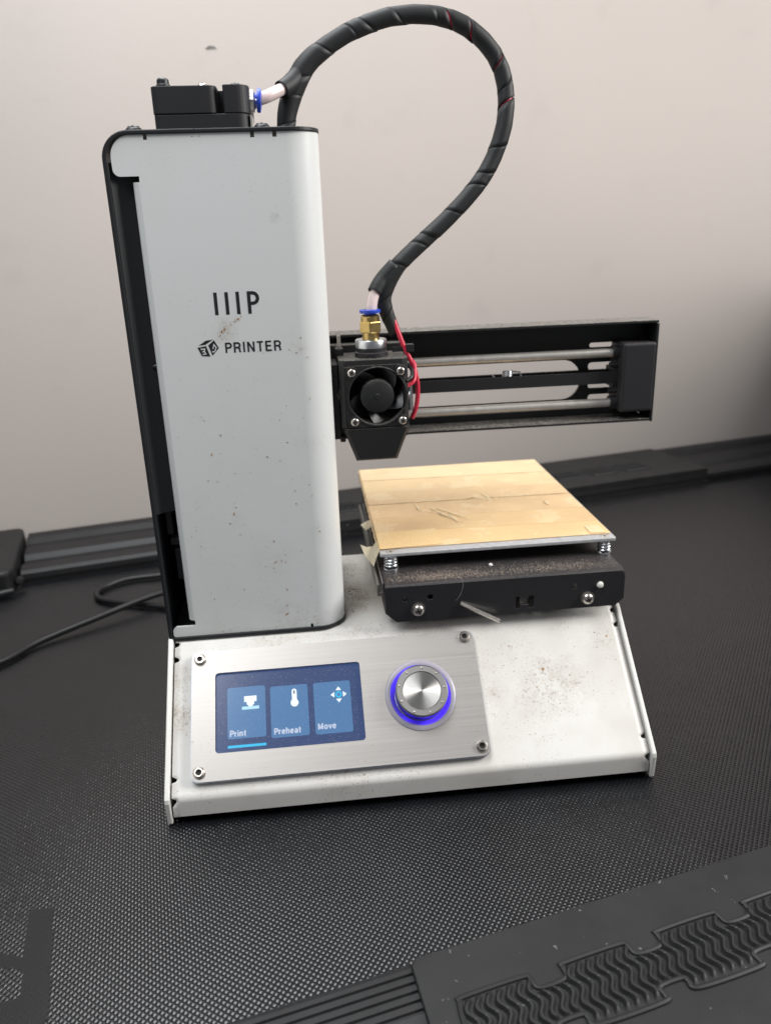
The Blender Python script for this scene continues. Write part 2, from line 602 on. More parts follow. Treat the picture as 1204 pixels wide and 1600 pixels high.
GLYPH = {   # width, strokes on a cap height of 1
    'P': (0.62, [[(0.07, 0), (0.07, 1)], [(0.07, 0.93)] + arc(0.33, 0.705, 0.225, 0.225, 90, -90) + [(0.07, 0.48)]]),
    'R': (0.68, [[(0.07, 0), (0.07, 1)], [(0.07, 0.93)] + arc(0.36, 0.705, 0.225, 0.225, 90, -90) + [(0.07, 0.48)],
                 [(0.36, 0.48), (0.53, 0.36), (0.56, 0.1), (0.60, 0.0)]]),
    'I': (0.24, [[(0.10, 0), (0.10, 1)]]),
    'N': (0.74, [[(0.07, 0), (0.07, 1)], [(0.08, 0.97), (0.60, 0.03)], [(0.61, 0), (0.61, 1)]]),
    'T': (0.62, [[(0.29, 0), (0.29, 1)], [(0.0, 0.93), (0.58, 0.93)]]),
    'E': (0.64, [[(0.07, 0), (0.07, 1)], [(0.07, 0.93), (0.56, 0.93)], [(0.07, 0.52), (0.52, 0.52)], [(0.07, 0.07), (0.57, 0.07)]]),
    'M': (0.86, [[(0.08, 0), (0.08, 1)], [(0.09, 0.97), (0.39, 0.08)], [(0.69, 0.97), (0.39, 0.08)], [(0.70, 0), (0.70, 1)]]),
    'r': (0.40, [[(0.08, 0), (0.08, 0.72)], arc(0.32, 0.40, 0.24, 0.25, 170, 90)]),
    'i': (0.24, [[(0.08, 0), (0.08, 0.72)], [(0.08, 0.86), (0.08, 1.0)]]),
    'n': (0.60, [[(0.08, 0), (0.08, 0.72)], arc(0.265, 0.46, 0.185, 0.19, 175, 0) + [(0.45, 0)]]),
    't': (0.40, [[(0.16, 0.92), (0.16, 0.2)] + arc(0.28, 0.19, 0.12, 0.13, 180, 275, 5), [(0.0, 0.65), (0.34, 0.65)]]),
    'e': (0.60, [[(0.06, 0.37), (0.48, 0.37)], arc(0.275, 0.36, 0.21, 0.29, 0, 318, 14)]),
    'h': (0.60, [[(0.08, 0), (0.08, 1)], arc(0.265, 0.46, 0.185, 0.19, 175, 0) + [(0.45, 0)]]),
    'a': (0.60, [[(0.46, 0), (0.46, 0.46)] + arc(0.27, 0.46, 0.19, 0.19, 0, 160, 8), arc(0.245, 0.19, 0.18, 0.13, 40, 320, 12),
                 [(0.30, 0.33), (0.46, 0.36)]]),
    'o': (0.62, [arc(0.285, 0.36, 0.21, 0.29, 0, 360, 18)]),
    'v': (0.56, [[(0.03, 0.72), (0.26, 0.03)], [(0.49, 0.72), (0.26, 0.03)]]),
}


def ribbon(mb, pts, w, fn, lift):
    pts = [Vector(p) for p in pts]
    n = len(pts)
    L, R = [], []
    for i, p in enumerate(pts):
        d0 = (pts[i] - pts[i - 1]).normalized() if i else (pts[1] - pts[0]).normalized()
        d1 = (pts[i + 1] - pts[i]).normalized() if i < n - 1 else d0
        t = (d0 + d1)
        t = t.normalized() if t.length > 1e-6 else d0
        nr = Vector((-t.y, t.x))
        k = w / 2 / max(0.5, abs(nr.dot(Vector((-d0.y, d0.x)))))
        L.append(p + nr * k)
        R.append(p - nr * k)
    vs = [fn(a.x, a.y, lift) for a in L + R] + [fn(a.x, a.y, 0) for a in L + R]
    fs = []
    for i in range(n - 1):
        fs.append((i, i + 1, n + i + 1, n + i))
        fs.append((i, 2 * n + i, 2 * n + i + 1, i + 1))
        fs.append((n + i, n + i + 1, 3 * n + i + 1, 3 * n + i))
    mb.add(vs, fs)


def lettering(text, x, y, h, w, fn, track=0.0, width=1.0, lift=0.05):
    mb = MB()
    cx = x
    k = 0
    for ch in text:
        gw, strokes = GLYPH[ch]
        for st in strokes:
            ribbon(mb, [(cx + px * h * width, y + py * h) for px, py in st], w, fn, lift + 0.012 * (k % 4))
            k += 1
        cx += (gw * width + track) * h
    return mb, cx


# ================================================================== THE SETTING
TA = math.radians(12.5)          # the treadmill lies at an angle to the printer
TU = Vector((math.cos(TA), math.sin(TA), 0))
TW = Vector((-math.sin(TA), math.cos(TA), 0))
TROT = Matrix.Rotation(TA, 4, 'Z')


def tm(u, w, z):
    p = TU * u + TW * w
    return (p.x, p.y, z)


wall = MB()
wall.prism([(-700, -150), (1500, -150), (1500, 1100), (-700, 1100)], lambda a, b, t: tm(a, 352 + t, b), 0, 60)
tag(wall.build('wall', M['wall']), kind='structure')

# ------------------------------------------------------------------ treadmill
tread = empty('treadmill', tm(150, 95, -3), 'black treadmill with ribbed side rails and a fine pyramid-textured belt under the printer', 'treadmill')

# running belt: tens of thousands of tiny rubber pyramids, one joined mesh
ZB = -3.0
pitch = 1.56
la = math.radians(55.3)
A = np.array([math.cos(la), math.sin(la)]) * pitch
Bv = np.array([math.sin(la), -math.cos(la)]) * pitch
ii, jj = np.meshgrid(np.arange(-420, 560), np.arange(-420, 560), indexing='ij')
pts = ii[..., None] * A + jj[..., None] * Bv
pts = pts.reshape(-1, 2)
uu = pts[:, 0] * math.cos(TA) + pts[:, 1] * math.sin(TA)
ww = -pts[:, 0] * math.sin(TA) + pts[:, 1] * math.cos(TA)
keep = (uu > -170) & (uu < 640) & (ww > -97) & (ww < 296)
pts, uu, ww = pts[keep], uu[keep], ww[keep]
rng = np.random.default_rng(3)
nP = len(pts)
letter = [[(-50.3, -24.6), (-42.4, -26.3), (-41.6, -68.2), (-43.5, -74), (-75, -74), (-75, -58.8), (-50.0, -59.4), (-50.5, -49.1),
           (-75, -37), (-75, -28), (-50.6, -44.6)]]


def inside(poly, x, y):
    r = np.zeros(len(x), bool)
    n = len(poly)
    for i in range(n):
        x0, y0 = poly[i]
        x1, y1 = poly[(i + 1) % n]
        c = ((y0 > y) != (y1 > y)) & (x < (x1 - x0) * (y - y0) / (y1 - y0 + 1e-12) + x0)
        r ^= c
    return r


printed = np.zeros(nP, bool)
for L_ in letter:
    printed |= inside(L_, uu, ww)
hh = np.where(printed, 0.20, 0.41) * (1 + rng.normal(0, 0.07, nP))
jit = rng.normal(0, 0.035, (nP, 2))
hb = 0.49
off = [A * hb + Bv * hb, -A * hb + Bv * hb, -A * hb - Bv * hb, A * hb - Bv * hb]
V = np.zeros((nP, 5, 3))
for k in range(4):
    V[:, k, :2] = pts + off[k]
    V[:, k, 2] = ZB
V[:, 4, :2] = pts + jit
V[:, 4, 2] = ZB + hh
V *= S
me = bpy.data.meshes.new('belt_texture')
me.vertices.add(nP * 5)
me.vertices.foreach_set('co', V.reshape(-1))
base = np.arange(nP) * 5
tri = np.stack([np.stack([base + (k + 1) % 4, base + k, base + 4], 1) for k in range(4)], 1)
nT = nP * 4
me.loops.add(nT * 3)
me.loops.foreach_set('vertex_index', tri.reshape(-1).astype(np.int32))
me.polygons.add(nT)
me.polygons.foreach_set('loop_start', (np.arange(nT) * 3).astype(np.int32))
me.polygons.foreach_set('material_index', np.repeat(printed.astype(np.int32), 4))
me.update(calc_edges=True)
me.materials.append(M['belt'])
me.materials.append(M['belt_print'])
mb = MB()
mb.prism([(-600, -98), (1100, -98), (1100, 297), (-600, 297)], lambda a, b, t: tm(a, b, t), ZB - 4, ZB - 0.02)
belt = mb.build('running_belt', M['belt'], tread)
MB().prism(letter[0], lambda a, b, t: tm(a, b, t), ZB - 0.01, ZB + 0.09).build('printed_mark', M['belt_print'], belt)
bt = obj('belt_texture', me, belt)
tag(bt, kind='stuff')

# side rails: ribbed extrusions


def rail_profile(sign, w0):
    """list of (w, z) from the belt side outwards"""
    p = [(0, -4), (0, 3.2), (0.8, 4.3)]
    x = 2.2
    for k in range(5):
        p += [(x, 4.6), (x + 1.5, 4.6), (x + 1.9, 3.9), (x + 2.4, 3.9)]
        x += 2.9
    p += [(x, 4.4), (x + 7, 3.2), (x + 12, 3.0)]
    x += 13
    for k in range(3):
        p += [(x, 5.0), (x + 7, 5.6), (x + 9, 4.0)]
        x += 12
    p += [(70, 4.4), (70, -10), (0, -10)]
    return [(w0 + sign * a, b) for a, b in p]


def far_profile():
    return [(272, -1.5), (271, 1), (271.5, 4.5), (274, 6.2), (284, 6.6), (288, 3.4), (298, 3.2), (302, 6.6), (316, 7.0), (320, 4.4),
            (329, 4.6), (334, 7.6), (344, 8.0), (348, 6.0), (348, -10), (272, -10)]


near_rail = MB().prism(rail_profile(-1, -94.6), lambda a, b, t: tm(t, a, b), -600, 1100).build('side_rail', M['rail'], tread)
far_rail = MB().prism(far_profile(), lambda a, b, t: tm(t, a, b), -78, 1100).build('side_rail', M['rail'], tread, bevel=0.8)
near_rail['label'] = 'ribbed near rail along the lower right edge of the belt'
far_rail['label'] = 'ribbed far rail along the wall'

# foot pads with a raised chain-link pattern full of wavy ridges


def link_outline(u0, n, wt, sgn):
    """closed outline of a chain of n links, top edge offset wt (belt side)"""
    P = 32.7
    top, bot = [], []
    for k in range(n):
        a = u0 + k * P
        sl = 0.10
        top += [(a - 0.8, -4.6), (a + 0.2, -1.0), (a + 1.6, 0), (a + 20.4, 0), (a + 22.2, -1.6), (a + 23.4, -4.8)]
        bot += [(a - 2.2, -16.0), (a - 1.4, -17.6), (a + 0.4, -20.2), (a + 20.6, -20.6), (a + 22.4, -19.0), (a + 22.8, -16.2)]
    out = top + bot[::-1]
    return [(a, wt + sgn * b) for a, b in out]


def in_chain(u, u0, n):
    k = (u - u0) / 32.7
    if k < -0.05 or k > n - 0.28:
        return None
    fr = (u - u0) % 32.7
    return 'link' if fr < 22 or fr > 31.9 else 'neck'


def ridge_mesh(lo, hi, sgn):
    mb = MB()
    n = 22
    rows = []
    for i in range(n + 1):
        w = lo + (hi - lo) * i / n
        du = 1.05 * math.sin(2 * PI * (w + 1.2) / 8.2) - 0.06 * w
        z = 1.25 * min(1, min(i, n - i) / 1.5 + 0.05)
        rows.append([(du - 1.15, sgn * w, 0), (du - 0.35, sgn * w, z), (du + 0.35, sgn * w, z), (du + 1.15, sgn * w, 0)])
    vs = [p for r in rows for p in r]
    fs = [(i * 4 + k, i * 4 + k + 1, i * 4 + k + 5, i * 4 + k + 4) for i in range(n) for k in range(3)]
    mb.add(vs, fs, True)
    me = mb.mesh('tread_ridge')
    me.materials.append(M['pad'])
    return me


def foot_pad(u_a, u_b, w_in, sgn, u0, nl, z0, label, slant):
    w_out = w_in + sgn * 72
    mb = MB()
    a0 = u_a
    out = [(a0 + 0.5, w_in + sgn * 2.2), (a0 + 2.6, w_in), (u_b, w_in), (u_b + slant, w_out), (a0 - slant, w_out)]
    mb.prism(out, lambda a, b, t: tm(a, b, t), -6, z0)
    pad = mb.build('foot_pad', M['pad'], tread, bevel=0.7, seg=3)
    pad['label'] = label
    wt = w_in + sgn * 17.2
    ol = link_outline(u0, nl, 0, 1)
    # rim following the chain outline
    rim = MB()
    path = [tm(a, wt - sgn * b * -1 if sgn > 0 else wt + b, z0 - 0.12) for a, b in ol]
    path = [tm(a, wt + sgn * (-b), z0 - 0.1) for a, b in ol]
    cl = catmull(path + [path[0]], 5)
    rim.tube(cl, 0.95, 8, caps=False)
    rim.build('chain_rim', M['pad'], pad)
    ml, mn = ridge_mesh(1.0, 19.4, -1), ridge_mesh(5.6, 15.4, -1)
    if sgn > 0:
        ml, mn = ridge_mesh(1.0, 19.4, 1), ridge_mesh(5.6, 15.4, 1)
    u = u0 + 1.9
    while u < u0 + nl * 32.7 - 10:
        kind = in_chain(u, u0, nl)
        if kind:
            o = bpy.data.objects.new('tread_ridge', ml if kind == 'link' else mn)
            link(o, pad, mm(tm(u, wt, z0 - 0.03)) @ TROT)
        u += 3.22
    return pad


foot_pad(61.5, 420, -94.7, -1, 70.5, 6, 6.0, 'rubber foot pad with wavy chain-link tread in the lower right corner', 6)
foot_pad(105, 470, 271.5, 1, 140, 9, 10.0, 'rubber foot pad on the far rail behind the print bed', -6)

# end cap of the far rail, with its screw
mb = MB()
mb.prism(rrect(-260, -80, 256, 345, [4, 9, 5, 4]), lambda a, b, t: tm(a, b, t), -8, 13.5)
ec = mb.build('end_cap', M['rail'], tread, bevel=3.0, seg=3)
mb = MB()
mb.lathe([(0, 1.8), (2.0, 1.5), (3.0, 0.2), (3.0, -2)], tm(-77.5, 262, 4), (0.3, -1, 0.35), 16)
mb.build('screw', M['cord'], ec)
mb = MB()
mb.tube([tm(-81, 253.5, 1), tm(-88, 251.5, 1), tm(-99, 252.5, 0)], [2.2, 2.8, 2.0], 10)
mb.build('latch', M['cord'], ec)

# unseen block added off to the right, shaped to shade the wall
mb = MB()
mb.prism([(-170, -4), (-170, 372), (-60, 340), (30, 304), (120, 268), (346, 160), (346, -4)], lambda a, b, t: tm(t, a, b), 636, 900)
shade_block = mb.build('wall_shade_block', M['rail'], tread, bevel=8, seg=3)

# ------------------------------------------------------------------ power cord
path = [(-190, 60, -0.6), (-150, 102, -0.6), (-111, 138, -0.5), (-97, 158, -0.2), (-70, 178, 2.2), (-44, 197, 4.2), (-30, 206, 3.6),
        (0, 222, 0), (26, 236, -0.5), (20, 250, -0.5), (-10, 246, -0.5), (-43.5, 242, -0.5), (-63.8, 239, -0.5), (-77, 229, -0.5),
        (-79.2, 218, -0.5), (-71, 208, -0.5), (-44, 197, -0.5), (-33, 192.5, -0.5), (-4, 180, 0), (16, 165, 6), (22, 146, 14), (22, 131, 16)]
mb = MB().tube(catmull(path, 8), 1.85, 12)
cord = mb.build('power_cord', M['cord'])
tag(cord, 'thin black power cord looping on the belt left of the printer', 'cord')

# ================================================================== THE PRINTER
pr = empty('three_d_printer', (95, 62, -3), 'small white and black desktop 3D printer with lit menu screen standing on the treadmill belt', '3D printer')
W = 190.0
ZC, YT, ZT = 8.9, 46.8, 52.3
PL = math.hypot(YT, ZT - ZC)
du_ = Vector((0, YT / PL, (ZT - ZC) / PL))
pn = Vector((0, -du_.z, du_.y))
YB = 127.5


def pan(x, s_, t=0.0):
    p = Vector((x, 0, ZC)) + du_ * s_ + pn * t
    return (p.x, p.y, p.z)


PROT = Matrix(((1, 0, 0), (0, du_.y, pn.y), (0, du_.z, pn.z)))    # local x, y(up slope), z(normal)

# --- folded base cover with bend-relief notches along both edges
prof = [(0.9, 0.0), (0.0, 0.9)]
prof += [(0.0, z) for z in np.linspace(1.6, 5.2, 8)]


def fillet(p, q, r_, rad, n=8):
    p, q, r_ = Vector(p), Vector(q), Vector(r_)
    d0, d1 = (p - q).normalized(), (r_ - q).normalized()
    ang = d0.angle(d1)
    tl = rad / math.tan(ang / 2)
    c = q + (d0 + d1).normalized() * (rad / math.sin(ang / 2))
    a, b_ = q + d0 * tl, q + d1 * tl
    out = []
    for i in range(n + 1):
        t = i / n
        v_ = (a - c) * (1 - t) + (b_ - c) * t
        out.append(tuple(c + v_.normalized() * rad))
    return out


f1 = fillet((0, 0), (0, ZC), (YT, ZT), 4.0)
f2 = fillet((0, ZC), (YT, ZT), (YB, ZT), 4.0)
prof += f1
a, b_ = Vector(f1[-1]), Vector(f2[0])
nn = 110
prof += [tuple(a.lerp(b_, i / nn)) for i in range(1, nn)]
prof += f2 + [(y, ZT) for y in np.linspace(f2[-1][0] + 3, YB - 1, 14)] + [(YB, ZT - 1), (YB, 0)]


def notch(y, z):
    s_ = (Vector((0, y, z)) - Vector((0, 0, ZC))).dot(du_)
    if y < 0.05 and z < ZC:
        s_ = z - ZC
    d = 0.0
    for c, r_ in ((-0.9, 1.25), (7.3, 1.05), (55.2, 1.15), (62.0, 1.25)):
        k = abs(s_ - c) / r_
        if k < 1:
            d = max(d, 1.9 * math.sqrt(1 - k * k) ** 0.6)
    return d


mb = MB()
vs = []
n = len(prof)
for (y, z) in prof:
    d = notch(y, z)
    xs = [0.35 + d, 3.2] + list(np.linspace(10, 180, 8)) + [W - 3.2, W - 0.35 - d]
    vs += [(x, y, z) for x in xs]
nc = 12
fs = [(i * nc + k, i * nc + k + 1, (i + 1) * nc + k + 1, (i + 1) * nc + k) for i in range(n - 1) for k in range(nc - 1)]
mb.add(vs, fs, True)
bc = mb.build('base_cover', M['base_white'], pr)
md = bc.modifiers.new('sheet', 'SOLIDIFY')
md.thickness = 0.9 * S
md.offset = -1

# bottom tray that closes the base
mb = MB().box(1, W - 1, 2, YB - 1.5, -0.6, 0.3)
mb.build('base_tray', M['black_matt'], pr)
for x in (16, W - 16):
    for y in (14, YB - 16):
        MB().lathe([(0, 0), (6.0, 0), (6.0, 1.2), (6.6, 2.6), (0, 2.6)], (x, y, -3.0), (0, 0, 1), 20).build('foot', M['black_matt'], pr)

# side plates, standing slightly proud of the cover
sp = [(-1.9, -2.4), (-1.5, 9.0)]
o1 = Vector((0, 0, ZC)) + pn * 1.5
o2 = Vector((0, YT, ZT)) + pn * 1.5
sp = [(0.9, -2.0), (-0.6, -1.9), (-1.5, 8.2), (o1.y - 0.1, o1.z - 0.2), (o1.y + 1.0, o1.z + 0.9), (o2.y - 0.6, o2.z - 0.5), (o2.y + 0.6, ZT + 1.4), (YB, ZT + 1.3), (YB, -1.5)]
for x0, x1 in ((-2.3, -0.25), (W + 0.25, W + 2.1)):
    MB().prism(sp, lambda a, b, t: (t, a, b), x0, x1).build('base_side_plate', M['side_white'], pr, bevel=0.5, seg=3)

# --- control panel
outl = rrect(8.0, 125.0, 5.0, 57.0, 3.2)
scr_hole = rrect(17.3, 76.2, 15.3, 47.4, 1.4)
KX, KS = 99.9, 31.3
me = plate_mesh('control_panel', outl, [scr_hole, circle(KX, KS, 14.3, 48)], 3.0, lambda a, b, t: (a, b, t))
me.materials.append(M['brushed'])
cp = obj('control_panel', me, pr, mm((0, 0, ZC)) @ PROT.to_4x4(), bevel=0.28)
me2 = plate_mesh('control_panel_edge', rrect(7.75, 125.25, 4.75, 57.25, 3.3), [scr_hole], 2.3, lambda a, b, t: (a, b, t + 0.02))
me2.materials.append(M['plate_edge'])
obj('panel_backing', me2, cp, mm((0, 0, ZC)) @ PROT.to_4x4())


def screw_mesh(r, h, kind, mat):
    mb = MB()
    if kind == 'hex':
        mb.lathe([(r * 0.5, h * 0.35), (r * 0.5, h), (r * 0.72, h), (r * 0.95, h * 0.62), (r, h * 0.2), (r, -0.4)], seg=24)
        mb.cur = 1
        mb.lathe([(0, h * 0.36), (r * 0.5, h * 0.36)], seg=6, smooth=False)
    else:
        mb.lathe([(0, h), (r * 0.45, h * 0.97), (r * 0.75, h * 0.8), (r * 0.93, h * 0.5), (r, h * 0.15), (r, -0.4)], seg=24)
        mb.cur = 1
        c = r * 0.16
        mb.box(-r * 0.62, r * 0.62, -c, c, h * 0.5, h * 1.02)  # dark bars stand in for the shaded cross slots
        mb.box(-c, c, -r * 0.62, r * 0.62, h * 0.5, h * 1.03)
    me = mb.mesh('screw')
    me.materials.append(mat)
    me.materials.append(M['slot_shade_crumb'])
    return me


hexscrew = screw_mesh(2.35, 1.5, 'hex', M['nickel'])
for x, s_ in ((11.2, 53.6), (121.2, 54.2), (121.7, 8.7), (11.1, 8.6)):
    o = bpy.data.objects.new('screw', hexscrew)
    link(o, cp, mm(pan(x, s_, 3.0)) @ PROT.to_4x4() @ Matrix.Rotation(random.random(), 4, 'Z'))

# --- screen


def scr(a, b, t):
    return pan(a, b, 1.5 + t)


def flat(name, poly, lift, mat, parent):
    mb = MB().prism(poly, scr, -0.05, lift)
    return mb.build(name, mat, parent)


screen = flat('screen', rrect(16.4, 77.0, 14.4, 48.2, 0.5), 0.0, M['scr_bg'], pr)
screen['label'] = 'lit blue menu screen reading Print, Preheat and Move'
for x0, x1, s0, s1 in ((21.9, 37.1, 20.6, 41.2), (39.1, 54.25, 19.6, 40.3), (56.6, 71.6, 19.4, 40.3)):
    flat('menu_tile', rrect(x0, x1, s0, s1, 0.9), 0.05, M['scr_tile'], screen)
flat('selection_bar', rrect(21.9, 37.0, 17.1, 18.1, 0.3), 0.06, M['scr_cyan'], screen)
for txt, x, s_, wd in (('Print', 22.9, 21.5, 1.02), ('Preheat', 40.3, 20.9, 1.02), ('Move', 57.7, 21.3, 1.05)):
    mb, _ = lettering(txt, x, s_, 2.4, 0.56, lambda a, b, t: scr(a, b, t), track=0.09, width=wd, lift=0.09)
    mb.build('lettering', M['scr_text'], screen)
# printing icon
mb = MB()
mb.prism([(28.6, 35.0), (33.6, 35.0), (33.6, 37.3), (28.6, 37.3)], scr, 0, 0.09)
mb.prism([(29.6, 33.9), (32.6, 33.9), (32.6, 35.1), (29.6, 35.1)], scr, 0, 0.10)
mb.prism([(30.5, 33.0), (31.7, 33.0), (32.4, 34.0), (29.8, 34.0)], scr, 0, 0.11)
mb.cur = 1
mb.prism([(27.7, 31.9), (34.5, 31.9), (34.5, 33.1), (27.7, 33.1)], scr, 0, 0.12)
mb.build('icon', [M['scr_white'], M['scr_pale']], screen)
# thermometer icon
mb = MB()
mb.prism(circle(48.8, 33.0, 1.6, 24), scr, 0, 0.09)
mb.prism(rrect(47.8, 49.8, 33.5, 38.7, 0.98), scr, 0, 0.10)
mb.cur = 1
mb.prism(rrect(48.5, 49.1, 36.6, 38.0, 0.2), scr, 0, 0.13)
mb.build('icon', [M['scr_white'], M['scr_bg']], screen)
# arrows icon
mb = MB()
cx, cy = 66.75, 34.8
for k in range(4):
    t = k * PI / 2
    pts_ = [(3.3, 0), (1.75, 1.15), (1.75, -1.15)]
    mb.prism([(cx + a * math.cos(t) - b * math.sin(t), cy + a * math.sin(t) + b * math.cos(t)) for a, b in pts_], scr, 0, 0.09 + 0.003 * k)
mb.cur = 1
mb.prism(circle(cx, cy, 1.3, 24), scr, 0, 0.10)
mb.cur = 2
mb.prism(circle(cx, cy, 0.72, 20), scr, 0, 0.12)
mb.build('icon', [M['scr_white'], M['scr_cyan'], M['scr_tile']], screen)

# --- knob with its light ring
KW = mm(pan(KX, KS, 0)) @ PROT.to_4x4()
mb = MB()
mb.lathe([(7.85, 9.75), (7.85, 10.0), (10.05, 10.0), (10.6, 9.5)], seg=64)
mb.cur = 1
mb.lathe([(10.6, 9.5), (10.6, 5.2), (10.3, 4.4), (10.3, 1.0)], seg=64)
knob = mb.build('knob', [M['knob'], M['knob_side']], pr, KW)
knob['label'] = 'round silver dial ringed by blue-violet light'
mb = MB().lathe([(0.0, 9.9), (7.5, 9.9), (7.7, 9.7), (7.7, 9.0)], seg=64)
mb.build('dial_face', M['spun'], knob, KW)
for k in range(9):
    t = math.radians(84 + k * 40)
    MB().lathe([(0, 0.42), (0.3, 0.34), (0.45, 0)], (9.25 * math.cos(t), 9.25 * math.sin(t), 10.0), (0, 0, 1), 10).build('dial_dot', M['nickel'], knob, KW)
# ring of ribbed light
mb = MB()
ns = 240
vs = []
for i in range(ns):
    t = 2 * PI * i / ns
    h = 3.45 if i % 2 else 3.15
    vs += [(10.35 * math.cos(t), 10.35 * math.sin(t), 2.2), (11.5 * math.cos(t), 11.5 * math.sin(t), h), (12.5 * math.cos(t), 12.5 * math.sin(t), h + 0.15)]
fs = []
for i in range(ns):
    j = (i + 1) % ns
    fs += [(i * 3, j * 3, j * 3 + 1, i * 3 + 1), (i * 3 + 1, j * 3 + 1, j * 3 + 2, i * 3 + 2)]
mb.add(vs, fs)
mb.build('light_ring', M['led'], knob, KW)
mb = MB().lathe([(12.4, 2.0), (12.4, 3.5), (12.9, 3.75), (14.0, 3.7), (14.5, 3.3), (14.5, 3.02)], seg=64)
mb.build('clear_bezel', M['bezel'], knob, KW)

# ------------------------------------------------------------------ tower
XR, RR = 72.2, 11.0
# white front sheet (flat part), outline in x,z with tabs, slot and notches
fl = []
XF = XR - RR
ztop = 244.9


def nt_top(x0, x1, d):
    return [(x1, ztop), (x1, ztop - d), (x0, ztop - d), (x0, ztop)]


fl += [(XF, 53.9), (58.3, 53.9), (58.3, 55.3), (57.2, 55.3), (57.2, 53.9)]
fl += [(0.9, 53.9)] + [(0.1 + 0.8 - 0.8 * math.sin(t), 53.9 + 0.8 - 0.8 * math.cos(t)) for t in (PI / 8, PI / 4, 3 * PI / 8, PI / 2)]
fl += [(0.1, 56.6)] + [(1.6 - 1.5 * math.cos(t), 56.6 + 1.5 * math.sin(t)) for t in (PI / 8, PI / 4, 3 * PI / 8)]
fl += [(1.6, 58.5), (9.5, 58.5), (9.5, 60.8), (9.4, 61.0)]
fl += [(9.4, 230.0), (9.6, 230.1), (9.6, 231.9), (3.4, 231.9)]
fl += [(3.4 - 2.4 * math.sin(t), 234.3 - 2.4 * math.cos(t)) for t in np.linspace(PI / 10, PI / 2, 5)]
fl += [(1.0 + 7.0 * (1 - math.cos(t)), ztop - 7.0 + 7.0 * math.sin(t)) for t in np.linspace(0, PI / 2 * 0.93, 9)]
fl += nt_top(5.9 + 0.9, 7.0, 0)[:0]
fl += [(7.6, ztop), (7.6, ztop - 1.3), (8.6, ztop - 1.6), (9.2, ztop - 1.2), (9.2, ztop)][:0]
fl += [(12.5, ztop), (12.5, ztop - 1.7), (13.8, ztop - 1.7), (13.8, ztop),
       (48.6, ztop), (48.6, ztop - 1.7), (50.0, ztop - 1.7), (50.0, ztop), (56.2, ztop), (56.2, ztop - 1.7), (57.6, ztop - 1.7), (57.6, ztop), (XF, ztop)]
tc_ = MB().prism(fl, lambda a, b, t: (a, YT + t, b), 0.0, 1.0)
# rounded right-hand corner and side
na = 22
outer, inner = [], []
for i in range(na + 1):
    t = PI / 2 * i / na
    outer.append((XF + RR * math.sin(t), YT + RR - RR * math.cos(t)))
outer += [(XR, 80), (XR, 118.5)]
vs, fs = [], []
zz = [53.9, 120, 180, ztop]
for (x, y) in outer:
    for z in zz:
        vs.append((x, y, z))
nz = len(zz)
for i in range(len(outer) - 1):
    for k in range(nz - 1):
        fs.append((i * nz + k, (i + 1) * nz + k, (i + 1) * nz + k + 1, i * nz + k + 1))
tc_.add(vs, fs, True)
# rolled lip along the slot
lip = [(9.4 - 2.5 * math.sin(t), YT + 2.5 - 2.5 * math.cos(t)) for t in np.linspace(0, PI / 2, 9)] + [(6.9, 66)]
vs, fs = [], []
for (x, y) in lip:
    vs += [(x, y, 61.0), (x, y, 230.0)]
for i in range(len(lip) - 1):
    fs.append((2 * i, 2 * i + 1, 2 * i + 3, 2 * i + 2))
tc_.add(vs, fs, True)
tower = tc_.build('tower_cover', M['tower_white'], pr)
tower['label'] = 'white sheet-metal tower cover printed with IIIP and 3D PRINTER'


def tw(a, b, t):
    return (a, YT - t, b)


mb = MB()
for x in (30.62, 34.62, 38.62):
    mb.prism([(x, 184.2), (x + 1.25, 184.2), (x + 1.25, 192.2), (x, 192.2)], tw, 0, 0.05)
ribbon(mb, [(43.3, 184.2), (43.3, 192.2)], 1.25, tw, 0.05)
ribbon(mb, [(42.7, 191.6)] + arc(44.6, 189.75, 1.85, 1.85, 90, -90, 14) + [(42.7, 187.9)], 1.2, tw, 0.062)
mb.build('lettering', M['ink'], tower)
mb, xe = lettering('PRINTER', 33.1, 170.35, 3.75, 0.64, tw, track=0.20, width=1.02)
mb.build('lettering', M['ink'], tower)


# cube emblem: three dark faces parted by light seams; the digits are openings in the faces
def faces_emblem():
    mb = MB()
    mb.prism([(23.4, 173.45), (26.2, 175.2), (28.9, 175.5), (26.0, 173.75)], tw, 0, 0.05)
    left = [(22.9, 172.75), (26.1, 173.2), (27.3, 169.3), (24.2, 169.6)]
    right = [(26.9, 173.4), (29.2, 175.2), (30.7, 172.3), (28.1, 169.6)]
    mb.prism(left, tw, 0, 0.05)
    mb.prism(right, tw, 0, 0.05)
    mb.build('emblem', M['ink'], tower)
    mw = MB()
    ribbon(mw, [(24.0, 172.1), (25.5, 172.2), (25.3, 171.4), (24.6, 171.2), (25.4, 171.1), (25.75, 170.3), (24.6, 170.2)], 0.36, tw, 0.08)
    ribbon(mw, [(28.2, 171.3), (29.0, 173.6), (29.75, 172.6), (29.3, 171.4), (28.5, 170.9), (28.2, 171.3), (28.5, 172.1)], 0.36, tw, 0.08)
    mw.build('emblem_figures', M['tower_white'], tower)


faces_emblem()

# stuck-on flecks of dried glue on the white sheets (too small to pick apart)


